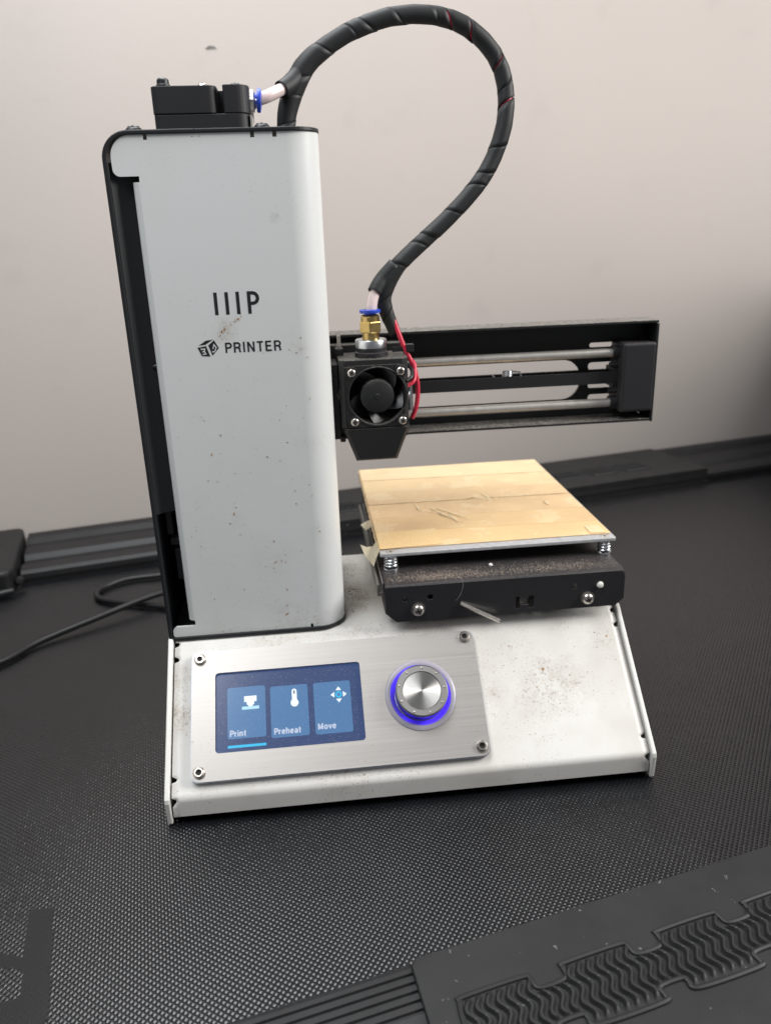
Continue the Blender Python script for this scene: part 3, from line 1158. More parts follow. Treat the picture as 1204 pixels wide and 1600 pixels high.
def flecks(name, marks, fn, mat, parent, seed):
    rnd = random.Random(seed)
    mb = MB()
    for (a, b, L, wd, ang) in marks:
        n_ = 7
        t = math.radians(ang)
        pts_ = []
        for k in range(n_):
            q = 2 * PI * k / n_
            r_ = 0.65 + 0.5 * rnd.random()
            px, py = L / 2 * r_ * math.cos(q), wd / 2 * r_ * math.sin(q)
            pts_.append((a + px * math.cos(t) - py * math.sin(t), b + px * math.sin(t) + py * math.cos(t)))
        mb.prism(pts_, fn, 0, 0.06 + 0.05 * rnd.random())
    return tag(mb.build(name, mat, parent), kind='stuff')


rn = random.Random(5)
mk = [(38.6, 182.4, 1.3, 0.6, 30), (37.5, 181.6, 0.8, 0.4, 40), (39.8, 183.3, 0.6, 0.4, 0), (36.0, 180.4, 0.7, 0.3, 20), (33.4, 178.9, 1.4, 0.5, 60),
      (32.4, 178.2, 0.9, 0.5, 80), (31.7, 176.8, 0.8, 0.4, 50), (61.2, 174.6, 0.8, 0.4, 60), (59.2, 169.2, 0.8, 0.4, 20), (28.0, 139.1, 1.3, 0.35, -65),
      (30.0, 106.7, 1.4, 0.55, 85), (28.1, 102.7, 0.8, 0.7, 0), (44.8, 93.8, 0.8, 0.8, 0), (44.6, 84.5, 2.0, 0.45, 40), (40.6, 83, 0.8, 0.4, -40),
      (43.8, 82.0, 0.6, 0.4, 0), (47.6, 60.6, 1.9, 0.6, 35), (63.6, 96.8, 0.7, 0.7, 0), (54.9, 109.3, 0.6, 0.7, 0), (60.6, 117, 0.5, 0.5, 0), (49, 87.5, 0.7, 0.3, 0),
      (48.8, 84.2, 0.9, 0.3, -20), (31.5, 244.0, 0.9, 0.25, 10), (29.0, 243.9, 0.7, 0.2, 0)]
for k in range(46):
    mk.append((rn.uniform(14, 64), 55 + 120 * rn.random() ** 1.6, rn.uniform(0.3, 1.3), rn.uniform(0.15, 0.4), rn.uniform(0, 180)))
for k in range(230):
    mk.append((rn.uniform(12, 61), 54 + 130 * rn.random() ** 1.8, rn.uniform(0.12, 0.4), rn.uniform(0.1, 0.25), rn.uniform(0, 180)))
for k in range(26):
    t = rn.random()
    mk.append((31 + 8.5 * t + rn.gauss(0, 0.5), 176.5 + 7 * t + rn.gauss(0, 0.6), rn.uniform(0.15, 0.4), rn.uniform(0.12, 0.25), rn.uniform(0, 180)))
flecks('glue_flecks', mk, tw, M['rust'], tower, 2)

mk = []
for (x, s_, n_, sx, ss) in ((152, 38, 34, 6, 5), (148, 27, 34, 8, 6), (160, 30, 40, 10, 9), (110, 60.3, 30, 30, 0.8), (128, 34, 20, 1.2, 15), (60, 3.0, 30, 40, 0.6), (165, 41, 24, 5, 2.5), (131, 30, 20, 3, 14), (140, 50, 14, 8, 4), (4.4, 30, 30, 0.9, 7),
                            (4.4, 46, 20, 0.9, 5), (70, 59.5, 44, 22, 0.9), (178, 48, 12, 4, 8), (176, 22, 14, 6, 6), (60, 2.6, 40, 30, 0.9)):
    for k in range(n_):
        mk.append((min(187, max(2.6, rn.gauss(x, sx))), min(61, max(1.5, rn.gauss(s_, ss))), rn.uniform(0.12, 0.5), rn.uniform(0.1, 0.3), rn.uniform(0, 180)))
mk += [(140.5, 49.5, 1.3, 0.45, -40), (153, 38.4, 1.5, 1.1, 20), (151.4, 38.8, 0.8, 0.4, 0), (164, 35, 1.0, 0.5, 40), (157.5, 23.5, 0.9, 0.3, 70), (149, 31, 0.8, 0.5, 0),
       (178.5, 52.5, 0.8, 0.8, 0), (183.5, 50.5, 0.7, 1.1, 0), (185, 40, 0.5, 0.4, 0)]
flecks('glue_flecks', mk, lambda a, b, t: pan(a, b, t), M['rust'], bc, 4)
mk = []
for (x, y, n_, sx, sy) in ((76.5, 84, 70, 2.5, 7), (80, 78, 60, 5, 5), (82, 68, 60, 6, 4), (78, 108, 60, 3.5, 8), (75, 66, 14, 2, 3)):
    for k in range(n_):
        mk.append((min(120, max(73.5, rn.gauss(x, sx))), min(124, max(50.5, rn.gauss(y, sy))), rn.uniform(0.15, 0.6), rn.uniform(0.1, 0.35), rn.uniform(0, 180)))
mk += [(76.0, 61, 0.8, 1.0, 0), (78, 84, 2.6, 0.5, 10), (75.5, 82, 1.8, 0.8, 30)]
flecks('deck_crumbs', mk, lambda a, b, t: (a, b, ZT + t), M['slot_shade_crumb'], bc, 9)

# black tower frame: strap round the left and top, bottom plate, back
ro, th = 9.2, 1.5
strap = [(-1.9, 52.5)] + [(-1.9 + ro - ro * math.cos(t), 246.4 - ro + ro * math.sin(t)) for t in np.linspace(0, PI / 2, 12)]
strap += [(30, 246.4), (30, 246.4 - th + 0.05)]
strap += [(-1.9 + ro - (ro - th) * math.cos(t), 246.4 - ro + (ro - th) * math.sin(t)) for t in np.linspace(PI / 2, 0, 12)]
strap += [(-1.9 + th, 52.5)]
mb = MB().prism(strap, lambda a, b, t: (a, t, b), YT - 0.7, 119.5)
frame = mb.build('tower_frame', M['black_coat'], pr, bevel=0.35)
topo = rrect(29.9, XR + 0.3, YT - 0.7, 119.4, [0, RR, 1, 0], 12)
MB().prism(topo, lambda a, b, t: (a, b, t), 244.95, 246.35).build('tower_top', M['black_coat'], pr, bevel=0.35)
boto = rrect(-1.2, XR + 0.5, YT - 0.9, 119.4, [1, RR + 0.4, 1, 1], 12)
MB().prism(boto, lambda a, b, t: (a, b, t), ZT + 0.02, 53.85).build('tower_foot_plate', M['black_coat'], pr, bevel=0.3)
MB().box(0.2, XR - 0.2, 118.6, 119.3, 53.9, 236.5).build('tower_back', M['black_coat'], pr)
ic = [(-0.3, 47.6), (0.6, 48.8), (2.6, 50.4), (5.5, 51.8), (10, 53.4), (14, 54.4)]  # filler sheet added behind the slot, curved to catch light
mb = MB()
vs = []
for (x, y) in ic:
    vs += [(x, y, 108.0), (x, y, 236.5)]
mb.add(vs, [(2 * i, 2 * i + 1, 2 * i + 3, 2 * i + 2) for i in range(len(ic) - 1)], True)
mb.build('slot_filler_sheet', M['black_coat'], pr)
# inside the slot: lead-screw nut, motor and a cable loom
mb = MB()
mb.box(3.2, 9, 56, 62, 76, 90)
mb.box(2.2, 6, 55, 60, 92, 95)
mb.box(1.6, 4, 54, 58, 97, 108)
mb.build('axis_motor', M['black_matt'], pr, bevel=0.4)
MB().tube(catmull([(4, 56, 106), (2.4, 55, 112), (3.2, 56, 120), (5, 60, 124)], 6), 0.9, 8).build('motor_lead', M['cord'], pr)
mb = MB().lathe([(0, 1.6), (1.2, 1.4), (1.6, 0.4), (1.6, -2)], (5.4, 53, 165.5), (-1, 0.0, 0.05), 14)
mb.build('screw', M['cord'], pr)

blackcap = screw_mesh(3.0, 1.9, 'pan', M['black_coat'])
for x in (8.4, 52.6):
    o = bpy.data.objects.new('screw', blackcap)
    link(o, pr, mm((x, 55, 246.5)))

# ------------------------------------------------------------------ extruder on the tower top
YE = 60.0
mb = MB()
mb.prism(rrect(14.9, 48.4, YE + 0.25, 94, [2.4, 4.6, 3, 3], 8), lambda a, b, t: (a, b, t), 246.4, 252.5)
ex = mb.build('extruder_block', M['black_matt'], pr, bevel=0.25)
mb = MB()
mb.prism(rrect(14.7, 37.4, YE, 94, [2.6, 3.2, 2, 2], 8), lambda a, b, t: (a, b, t), 252.65, 261.6)
mb.build('upper_block', M['black_matt'], ex, bevel=0.3)
mb = MB()
mb.prism(rrect(39.6, 48.7, YE + 0.1, 94, [1.0, 4.8, 3, 1], 8), lambda a, b, t: (a, b, t), 252.6, 261.75)
mb.build('idler_block', M['black_matt'], ex, bevel=0.3)
MB().box(36.6, 40, YE + 9, 93, 252.6, 261.0).build('idler_arm', M['black_matt'], ex)
sc = MB().lathe([(0, 2.9), (1.6, 2.8), (2.1, 2.3), (2.2, 0.9), (2.5, 0.6), (2.5, -0.2)], seg=22).mesh('screw')
sc.materials.append(M['black_coat'])
link(bpy.data.objects.new('screw', sc), ex, mm((18.9, YE + 4, 261.7)))
link(bpy.data.objects.new('screw', screw_mesh(2.2, 1.3, 'pan', M['nickel'])), ex, mm((32.6, YE + 5, 261.6)))
link(bpy.data.objects.new('screw', screw_mesh(2.1, 0.9, 'pan', M['black_coat'])), ex, mm((44.0, YE + 4.5, 261.7)))
mb = MB().lathe([(0, 0), (4.1, 0), (4.1, 1.3), (3.0, 1.6), (2.6, 2.0), (2.6, 2.6)], (48.7, 68, 257.3), (1, 0, 0), 6, smooth=False)
mb.build('tube_fitting', M['steel'], ex)
MB().box(48.5, 49.2, 62, 73, 246.5, 252).build('mount_plate', M['steel'], ex)
mb = MB().lathe([(2.4, 0), (2.4, 0.9), (3.9, 1.0), (4.1, 1.5), (4.0, 2.3), (2.6, 2.6), (2.2, 2.6)], (50.2, 68, 257.6), (1, 0, -0.08), 28)
mb.build('collet', M['blue'], ex)
MB().tube(catmull([(50.5, 68, 257.7), (53, 68.3, 258.2), (56, 69.5, 259.4), (62, 75, 262.8), (66.8, 80, 266.4)], 6), 2.15, 16).build('feed_tube', M['ptfe'], pr)

# ------------------------------------------------------------------ spiral-wrapped hose
hp = [(60.6, 80, 243), (61.0, 80, 250.5), (62.4, 80, 257), (66.3, 80, 265.8), (71.8, 80, 272.6), (85.3, 81, 281.0), (102.3, 82, 286.6), (119.1, 83, 287.1),
      (132.4, 84, 283.0), (142.6, 85, 274.3), (147.3, 85, 263.0), (146.9, 84, 249.6), (142.4, 84, 237.0), (135.4, 83, 226.7), (123.5, 82, 215.2),
      (111.7, 81, 205.6), (102.6, 80, 197.9), (97.6, 80, 190.6), (95.9, 80, 184.6), (97.8, 80, 177.6), (100.6, 80, 170.3)]
_k = catmull(hp, 2)
HP = []
for p, q in zip(_k, _k[1:]):
    HP += [p.lerp(q, i / 12) for i in range(12)]
HP.append(_k[-1])
for _ in range(2):
    HP = [HP[0]] + [(a_ + b__ * 2 + c_) / 4 for a_, b__, c_ in zip(HP, HP[1:], HP[2:])] + [HP[-1]]
cum = [0]
for p, q in zip(HP, HP[1:]):
    cum.append(cum[-1] + (q - p).length)
HL = cum[-1]
HN = []
nrm = Vector((0, 1, 0))
TAN = []
for i in range(len(HP)):
    t = (HP[min(i + 1, len(HP) - 1)] - HP[max(i - 1, 0)]).normalized()
    TAN.append(t)
    nrm = (nrm - t * nrm.dot(t)).normalized()
    HN.append(nrm.copy())


def at(s_):
    s_ = min(max(s_, 0), HL - 1e-4)
    i = int(np.searchsorted(cum, s_, side='right')) - 1
    i = min(i, len(HP) - 2)
    t = (s_ - cum[i]) / (cum[i + 1] - cum[i])
    return HP[i].lerp(HP[i + 1], t), TAN[i].lerp(TAN[i + 1], t).normalized(), HN[i].lerp(HN[i + 1], t).normalized()


def hrad(s_):
    return 2.88 + 0.75 * math.exp(-((s_ - 22) / 14) ** 2) + 0.35 * math.exp(-((s_ - (HL - 22)) / 7) ** 2) - 0.75 * max(0, (s_ - (HL - 16)) / 16)


pt = 10.6
mb = MB()
J, TS = 30, 7
nt_ = int(HL / pt)
rnd = random.Random(12)
for k in range(-1, nt_ + 1):
    dr = 0.06 + 0.10 * rnd.random()
    gap = 1.03 + 0.05 * rnd.random()
    if k in (7, 8, 9, 11):
        gap = 0.93
    vs, fs = [], []
    lay = rnd.uniform(-0.15, 0.15)
    for j in range(J + 1):
        th_ = 2 * PI * j / J
        for q in range(TS):
            tt = q / (TS - 1) * gap
            xx = k + j / J + tt
            s_ = (xx + 0.22 * math.sin(1.9 * xx) + 0.12 * math.sin(4.3 * xx + 1)) * pt
            s_c = min(max(s_, 0), HL)
            P, T, Nn = at(s_c)
            Bn = T.cross(Nn)
            r_ = hrad(s_c) + dr * 0.6 + 0.16 * (tt - 0.5) * (1 if k % 3 else 0.4) + lay * 0.4
            vs.append(P + (Nn * math.cos(th_) + Bn * math.sin(th_)) * r_)
    for j in range(J):
        for q in range(TS - 1):
            a0 = j * TS + q
            fs.append((a0, a0 + 1, a0 + TS + 1, a0 + TS))
    mb.add(vs, fs, True)
me = bpy.data.meshes.new('spiral_wrap')
me.from_pydata([(a * S, b * S, c * S) for a, b, c in mb.v], [], mb.f)
me.polygons.foreach_set('use_smooth', [True] * len(me.polygons))
me.materials.append(M['wrap'])
wrap = obj('spiral_wrap', me, pr)
md = wrap.modifiers.new('sheet', 'SOLIDIFY')
md.thickness = 0.35 * S
md.offset = -1
wrap['label'] = 'black spiral wrap arching from the tower top down to the print head'
MB().tube([at(s_)[0] for s_ in np.linspace(3, HL - 3, 120)], 2.6, 10).build('wire_bundle', M['red'], wrap)

for pth, r0, r1 in (([(60.0, 73.6, 261.6), (63.0, 76.2, 263.6), (66.6, 79.2, 267.2), (71.5, 80, 272.6)], 3.1, 3.5), ([(92.2, 77.4, 187.6), (93.8, 78.4, 190.0), (96.6, 79.8, 193.2), (101.5, 80, 197.8)], 3.0, 3.4)):
    cl = catmull(pth, 5)
    nn_ = len(cl)
    mo = MB().tube(cl, [r0 + (r1 - r0) * i / (nn_ - 1) for i in range(nn_)], 22, caps=False).build('wrap_mouth', M['wrap'], wrap)
    md = mo.modifiers.new('sheet', 'SOLIDIFY')
    md.thickness = 0.35 * S
    md.offset = -1

# ------------------------------------------------------------------ gantry
gx0, gx1 = 73.0, 222.4
gz0, gz1 = 124.0, 168.0
holes = [rrect(96, 191.8, 132.2, 151.0, [9, 9, 9, 9], 8),
         rrect(195.4, 209, 156.2, 158.4, 1.0), rrect(195.2, 209, 145.6, 149.2, 1.7), rrect(195.6, 209, 136.9, 139.6, 1.3), rrect(195.8, 209, 130.6, 133.9, 1.5)]
me = plate_mesh('gantry_beam', [(gx0, gz0), (gx1, gz0), (gx1, gz1), (gx0, gz1)], holes, 1.2, lambda a, b, t: (a, 109 + t, b))
me.materials.append(M['gantry'])
gb = obj('gantry_beam', me, pr)
MB().box(gx0, gx1 - 0.1, 95, 110.0, gz1 + 0.02, gz1 + 1.2).build('top_flange', M['gantry'], gb, bevel=0.25)
MB().box(gx0, 221.2, 95, 110.0, gz0 - 1.2, gz0 - 0.02).build('bottom_flange', M['gantry'], gb, bevel=0.25)
mb = MB().prism([(95, gz1 - 0.2), (110, gz1 - 0.2), (110, gz0), (95.0, gz0 - 1.6), (95, gz0 + 3)], lambda a, b, t: (t, a, b), gx1 - 0.9, gx1 + 0.3)
mb.build('end_flange', M['gantry'], gb, bevel=0.3)
MB().prism([(206, 0), (221.4, 0), (221.4, 13)], lambda a, b, t: (a, 95.2 + b, t), gz0 - 0.9, gz0 - 0.1).build('gusset', M['gantry'], gb)
for z in (154.8, 131.5):
    MB().cyl((70, 100, z), (207, 100, z), 2.05, seg=24).build('guide_rod', M['steel'], pr)
mb = MB()
mb.box(73, 212, 97.6, 98.6, 141.0, 146.4)
mb.box(73, 212, 105.4, 106.4, 141.0, 146.4)
for k in range(92):
    x = 74 + k * 1.5
    mb.box(x, x + 0.75, 104.7, 105.45, 141.05, 146.35)
mb.build('drive_belt', M['black_matt'], pr)
coil = []
for k in range(0, 4 * 14 + 1):
    t = 2 * PI * k / 14
    coil.append((154 + 2.0 * math.cos(t), 100.4 + 2.0 * math.sin(t), 145.4 + 3.4 * k / 56))
mb = MB().tube(coil, 0.42, 6)
mb.tube([(155.9, 99.4, 148.6), (159.6, 98.6, 148.2), (160, 98.2, 145.5)], 0.4, 6)
mb.tube([(152, 100, 145.6), (148, 99, 146.0), (146.6, 98.9, 147.6)], 0.4, 6)
mb.build('belt_spring', M['zinc'], pr)
# block that holds the rod ends
mb = MB()
mb.prism([(205.6, 92.5), (221.3, 93.0), (221.3, 108.6), (205.6, 108.6)], lambda a, b, t: (a, b, t), 128.0, 159.6)
blk = mb.build('rod_end_block', M['carriage'], pr, bevel=1.2, seg=3)
for z in (154.8, 131.5):
    MB().cyl((202.8, 100, z), (205.9, 100, z), 3.3, seg=24).build('rod_socket', M['black_matt'], blk)
for z in (149.5, 137.2):
    mb = MB().cyl((207, 99, z), (201.8, 99, z), 1.5, 1.2, seg=12)
    mb.build('clip_pin', M['black_matt'], blk)
MB().box(203.6, 205.8, 98, 108, 139, 148).build('pulley_cheek', M['black_matt'], blk)
endscr = screw_mesh(2.0, 1.5, 'pan', M['steel'])
for z in (156.9, 130.4):
    o = bpy.data.objects.new('screw', endscr)
    link(o, pr, mm((222.7, 100, z)) @ Matrix.Rotation(PI / 2, 4, 'Y'))

# ------------------------------------------------------------------ print head
YH = 65.0
hx0, hx1, hz0, hz1 = 75.6, 103.9, 134.2, 162.4
FX, FZ = 90.8, 147.3
ho = [(hx0 + 2.0, YH + 0.2), (hx1 - 2.4, YH + 0.2), (hx1, YH + 2.8), (hx1, 88), (hx0, 88), (hx0, YH + 2.4)]
cavity = circle(FX, FZ, 11.7, 48)
mb = MB()
mb.prism(ho, lambda a, b, t: (a, b, t), 159.6, hz1)
mb.prism(ho, lambda a, b, t: (a, b, t), hz0, 135.2)
mb.prism([(hx0, YH + 2.4), (hx0 + 2.0, YH + 0.2), (hx0 + 3.2, YH + 0.2), (hx0 + 3.2, 88), (hx0, 88)], lambda a, b, t: (a, b, t), 135.2, 159.6)
mb.prism([(hx1, YH + 2.8), (hx1, 88), (hx1 - 1.6, 88), (hx1 - 1.6, YH + 1.2), (hx1 - 2.4, YH + 0.2)], lambda a, b, t: (a, b, t), 135.2, 159.6)
mb.box(hx0 + 3.2, hx1 - 1.6, 78, 88, 135.2, 159.6)
head = mb.build('print_head', M['hotend'], pr, bevel=0.25)
head['label'] = 'dusty black print head with a round cooling fan'
fo = rrect(hx0 + 2.4, hx1 - 2.2, 134.6, 160.2, 2.2)
me = plate_mesh('fan_frame', fo, [cavity], 6.5, lambda a, b, t: (a, YH - 0.6 + t, b))
me.materials.append(M['hotend'])
ff = obj('fan_frame', me, head, bevel=0.2)
mb = MB()
ring = [(11.75, -0.02), (11.75, 0.0), (12.15, -0.35), (12.5, 0.0)]
mb.lathe([(11.7, 0.1), (11.8, -0.35), (12.2, -0.4), (12.45, 0.1)], (FX, YH - 0.6, FZ), (0, 1, 0), 56)
mb.build('fan_rim', M['hotend'], head)
mb = MB()
mb.lathe([(0, -0.6), (1.0, -0.6), (1.1, -0.3), (6.0, -0.3), (6.85, 0.3), (7.0, 1.0), (7.0, 8)], (FX, YH - 0.2, FZ), (0, 1, 0), 44)
hub = mb.build('fan_hub', M['hotend'], head)
for k in range(5):
    t0 = 2 * PI * k / 5 + 0.35
    mb = MB()
    vs = []
    n1, n2 = 8, 3
    for i in range(n1 + 1):
        fr = i / n1
        t = t0 + fr * 1.02
        y = YH + 0.8 + 5.2 * fr
        for j in range(n2 + 1):
            r_ = 6.8 + 4.55 * j / n2
            tt = t + 0.10 * (r_ - 7)
            vs.append((FX + r_ * math.cos(tt), y, FZ + r_ * math.sin(tt)))
    fs = [(i * (n2 + 1) + j, i * (n2 + 1) + j + 1, (i + 1) * (n2 + 1) + j + 1, (i + 1) * (n2 + 1) + j) for i in range(n1) for j in range(n2)]
    mb.add(vs, fs, True)
    mb.build('fan_blade', M['fan_black'], head)
hs = screw_mesh(1.75, 1.0, 'pan', M['nickel'])
for x, z in ((80.5, 157.5), (100.5, 157.4), (81.0, 137.2), (100.9, 136.9)):
    MB().lathe([(2.5, 0.5), (2.5, -0.35), (2.1, -0.5), (1.5, -0.5)], (x, YH - 0.6, z), (0, 1, 0), 24).build('screw_boss', M['hotend'], head)
    o = bpy.data.objects.new('screw', hs)
    link(o, head, mm((x, YH - 0.75, z)) @ Matrix.Rotation(PI / 2, 4, 'X') @ Matrix.Rotation(random.random() * 2, 4, 'Z'))
# tapered cowl under the fan
c0 = [(76.3, 134.1), (103.9, 134.1), (98.2, 119.9), (81.4, 119.9)]
mb = MB()
f_ = [(77.6, YH - 0.7, 134.1), (102.6, YH - 0.7, 134.1), (97.4, YH + 1.0, 120.6), (82.2, YH + 1.0, 120.6)]
m_ = [(76.2, YH + 1.0, 134.1), (104.0, YH + 1.0, 134.1), (98.5, YH + 2.6, 119.7), (81.2, YH + 2.6, 119.7)]
bk = [(76.2, 86, 134.1), (104.0, 86, 134.1), (98.5, 84, 119.7), (81.2, 84, 119.7)]
fs = [(0, 1, 2, 3)]
for o_ in (0, 4):
    fs += [(o_ + i, o_ + (i + 1) % 4, o_ + 4 + (i + 1) % 4, o_ + 4 + i) for i in range(4)]
fs += [(11, 10, 9, 8)]
mb.add(f_ + m_ + bk, fs)
mb.build('cowl', M['hotend'], head, bevel=0.15)
MB().lathe([(2.6, 3), (2.6, 1.6), (1.0, 0), (0, 0)], (90, 76, 119.0), (0, 0, 1), 16).build('nozzle', M['brass'], head)
# carriage behind and beside the head
mb = MB()
mb.box(72.6, 106, 89, 96.2, 124, 165.5)
mb.box(72.8, 75.4, 72, 89, 128.5, 160)
mb.box(75.0, 77.2, 72, 80, 127, 129)
mb.box(75.2, 78.4, 80, 88, 162.5, 165.2)
mb.build('head_carriage', M['hotend'], pr, bevel=0.3)
MB().cyl((77, 86, 165), (77, 86, 170), 0.8, seg=10).build('carriage_pin', M['steel'], pr)
mb = MB().tube([(75.2, 71, 146), (74.6, 70, 148), (75.6, 69.5, 150), (76.0, 70, 142), (75.9, 70, 137)], 0.35, 6)
mb.build('side_clip', M['bracket'], pr)
# collar, washer and brass fitting on top
cx, cyy = 89.8, 75.5
MB().lathe([(0, 0), (6.9, 0), (6.9, 1.6), (6.3, 2.0), (6.4, 3.4), (0, 3.4)], (cx, cyy, 162.5), (0, 0, 1), 40).build('heat_break_collar', M['carriage'], pr)
MB().lathe([(0, 0), (6.3, 0), (6.5, 0.25), (6.5, 3.0), (6.2, 3.4), (3.6, 3.55), (0, 3.55)], (cx, cyy, 165.9), (0, 0, 1), 40).build('silver_washer', M['zinc'], pr)
fit = MB().lathe([(3.55, -0.5), (3.55, 2.8)], (cx, cyy, 169.4), (0, 0, 1), 28).build('brass_fitting', M['brass'], pr)
mb = MB()
q = Matrix.Rotation(0.42, 3, 'Z')
hexp = [tuple((q @ Vector((4.85 * math.cos(k * PI / 3), 4.85 * math.sin(k * PI / 3), 0)))[:2]) for k in range(6)]
mb.prism([(cx + a, cyy + b) for a, b in hexp], lambda a, b, t: (a, b, t), 172.0, 176.6)
mb.build('hex_nut', M['brass'], fit, bevel=0.45)
MB().lathe([(3.9, 0), (3.9, 1.9), (3.3, 2.6), (2.4, 2.8)], (cx, cyy, 176.5), (0, 0, 1), 28).build('fitting_neck', M['brass'], fit)
MB().lathe([(2.5, 0), (2.5, 0.9), (4.2, 1.0), (4.4, 1.4), (4.3, 2.2), (2.4, 2.4)], (cx + 0.1, cyy, 178.9), (0, 0, 1), 32).build('collet', M['blue'], pr)
MB().tube(catmull([(90.2, cyy, 179.5), (90.7, 75.7, 182), (92.2, 77.2, 187), (96.6, 80, 192.5)], 6), 2.15, 16).build('feed_tube', M['ptfe'], pr)
# red wires, cable tie, heater clip
MB().tube(catmull([(100.0, 79, 176), (101.6, 77.5, 171), (103.9, 76.5, 164.6), (106.2, 76, 159.8), (108.1, 75, 154.6), (108.8, 74, 147.2), (107.8, 73.5, 140.2), (106.0, 74, 135.4)], 8), 1.0, 10).build('red_wire', M['red'], pr)
MB().tube(catmull([(105.2, 77, 160.5), (107.4, 75, 158.6), (107.6, 73, 155.2), (106.6, 70, 152.0), (103.6, 68.5, 150.4), (101.8, 68, 150.2)], 8), 0.85, 10).build('red_wire', M['red'], pr)
MB().tube(catmull([(104.9, 75.6, 158), (106.2, 72.5, 156.2), (105.6, 69, 154.0), (103.0, 67, 152.6)], 8), 0.8, 10).build('black_wire', M['cord'], pr)
mb = MB()
mb.box(98.6, 105.2, 76.0, 76.7, 163.4, 165.6)
mb.box(104.4, 107.7, 75.0, 78.2, 163.2, 166.4)
mb.build('zip_tie', M['tie'], pr, bevel=0.3)
mb = MB().cyl((105.4, 73, 139.2), (105.3, 73, 149.4), 1.1, seg=14)
mb.lathe([(0, 0.9), (0.9, 0.7), (1.6, 0)], (103.9, 70.5, 145.6), (1, -0.2, 0), 14)
mb.build('heater_clip', M['zinc'], pr)

# ------------------------------------------------------------------ heated bed
BX0, BX1, BY0, BY1, BZ = 88.8, 193.4, 57.0, 185.5, 80.4
mb = MB().prism(rrect(BX0, BX1, BY0, BY1, 1.2, 3), lambda a, b, t: (a, b, t), BZ - 1.5, BZ)
bed = mb.build('print_bed', M['alu'], pr, bevel=0.25)
bed['label'] = 'square print bed papered with strips of masking tape'
MB().box(BX0 + 1, BX1 - 1, BY0 + 12, BY1 - 3, BZ - 2.6, BZ - 1.55).build('heater_pad', M['cord'], bed)
bounds_l = [62.0, 82.6, 100.4, 121.1, 141.2, 162.4, 184.6]
bounds_r = [62.2, 79.2, 97.6, 119.8, 137.4, 159.4, 184.8]
for k_, (cc, gr) in enumerate([((0.84, 0.585, 0.29), 0.25), ((0.82, 0.58, 0.30), 0.40), ((0.80, 0.565, 0.31), 0.5), ((0.82, 0.59, 0.33), 0.4), ((0.82, 0.61, 0.35), 0.35), ((0.83, 0.64, 0.39), 0.2)]):
    M['strip%d' % k_] = tape('masking_tape_strip', cc, 0.2 + k_ * 0.37, gr)
mats = ['strip%d' % k_ for k_ in range(6)]


def tape_strip(yl0, yl1, yr0, yr1, z, mat, seed, x0=BX0 - 0.1, x1=192.7, wr=(), wob=0.25):
    rnd = random.Random(seed)
    nx, ny = 130, 26
    vs, fs = [], []
    for j in range(ny + 1):
        for i in range(nx + 1):
            fx, fy = i / nx, j / ny
            x = x0 + (x1 - x0) * fx + (wob * mnoise.noise(Vector((seed, fy * 6, 0))) if i in (0, nx) else 0)
            ya = yl0 + (yr0 - yl0) * fx
            yb = yl1 + (yr1 - yl1) * fx
            y = ya + (yb - ya) * fy + wob * mnoise.noise(Vector((fx * 9, seed, j // ny * 3)))
            h = 0.05 * mnoise.noise(Vector((x * 0.25, y * 0.5, seed))) + 0.03 * mnoise.noise(Vector((x * 0.9, y * 0.9, seed)))
            for (ax, ay, bx, by, amp, wd) in wr:
                A_, B_ = Vector((ax, ay)), Vector((bx, by))
                d = B_ - A_
                t = max(0, min(1, (Vector((x, y)) - A_).dot(d) / d.length_squared))
                dist = (Vector((x, y)) - A_ - d * t).length
                h += amp * math.exp(-(dist / wd) ** 2) * (1 - 0.5 * abs(2 * t - 1))
            vs.append((x, y, z + h))
    W_ = nx + 1
    fs = [(j * W_ + i, j * W_ + i + 1, (j + 1) * W_ + i + 1, (j + 1) * W_ + i) for j in range(ny) for i in range(nx)]
    mb = MB()
    mb.add(vs, fs, True)
    o = mb.build('tape_strip', M[mat], bed)
    md = o.modifiers.new('sheet', 'SOLIDIFY')
    md.thickness = 0.14 * S
    md.offset = -1
    return o


WR = [(114, 116, 114, 107, 0.9, 0.7), (114, 107, 124, 101, 1.0, 0.8), (118, 110, 131, 88, 0.5, 0.9), (122, 108, 134, 92, 0.5, 0.9), (128, 105, 140, 108, 0.6, 0.6), (140, 122, 150, 116, 0.9, 0.7),
      (143, 115, 156, 119, 0.8, 0.7), (138, 139, 150, 141, 0.6, 0.8), (96, 118, 112, 120, 0.4, 0.5), (160, 128, 174, 131, 0.4, 0.7), (113, 107, 122, 113, 0.5, 1.2), (122, 113, 126, 99, 0.3, 0.9), (126, 104, 132, 98, 0.5, 0.7), (146, 136, 152, 118, 0.4, 1.2),
      (116, 121, 126, 118, 0.4, 1.0), (148, 120, 160, 117, 0.35, 0.8), (136, 97, 148, 101, 0.3, 0.7), (176, 103, 177, 112, 0.25, 0.5)]
M['tape_under'] = tape('masking_tape_old', (0.66, 0.46, 0.26), 0.44, 0.4)
GAP = (0.0, -0.5, 0.22, 0.35, -0.5, 0.15)
MB().prism([(BX0 + 0.4, 63), (192, 63), (192, 184), (BX0 + 0.4, 184)], lambda a, b, t: (a, b, t), BZ + 0.02, BZ + 0.10).build('tape_underlayer', M['tape_under'], bed)
for k in range(6):
    tape_strip(bounds_l[k] + GAP[k], bounds_l[k + 1], bounds_r[k] + GAP[k], bounds_r[k + 1],
               BZ + 0.36 + 0.12 * (k % 2), mats[k], 10 + k * 3, wr=WR)
ps = tape_strip(61.4, 81.6, 62.9, 82.4, BZ + 0.66, 'tape0', 77, BX0 + 0.2, 116.8)
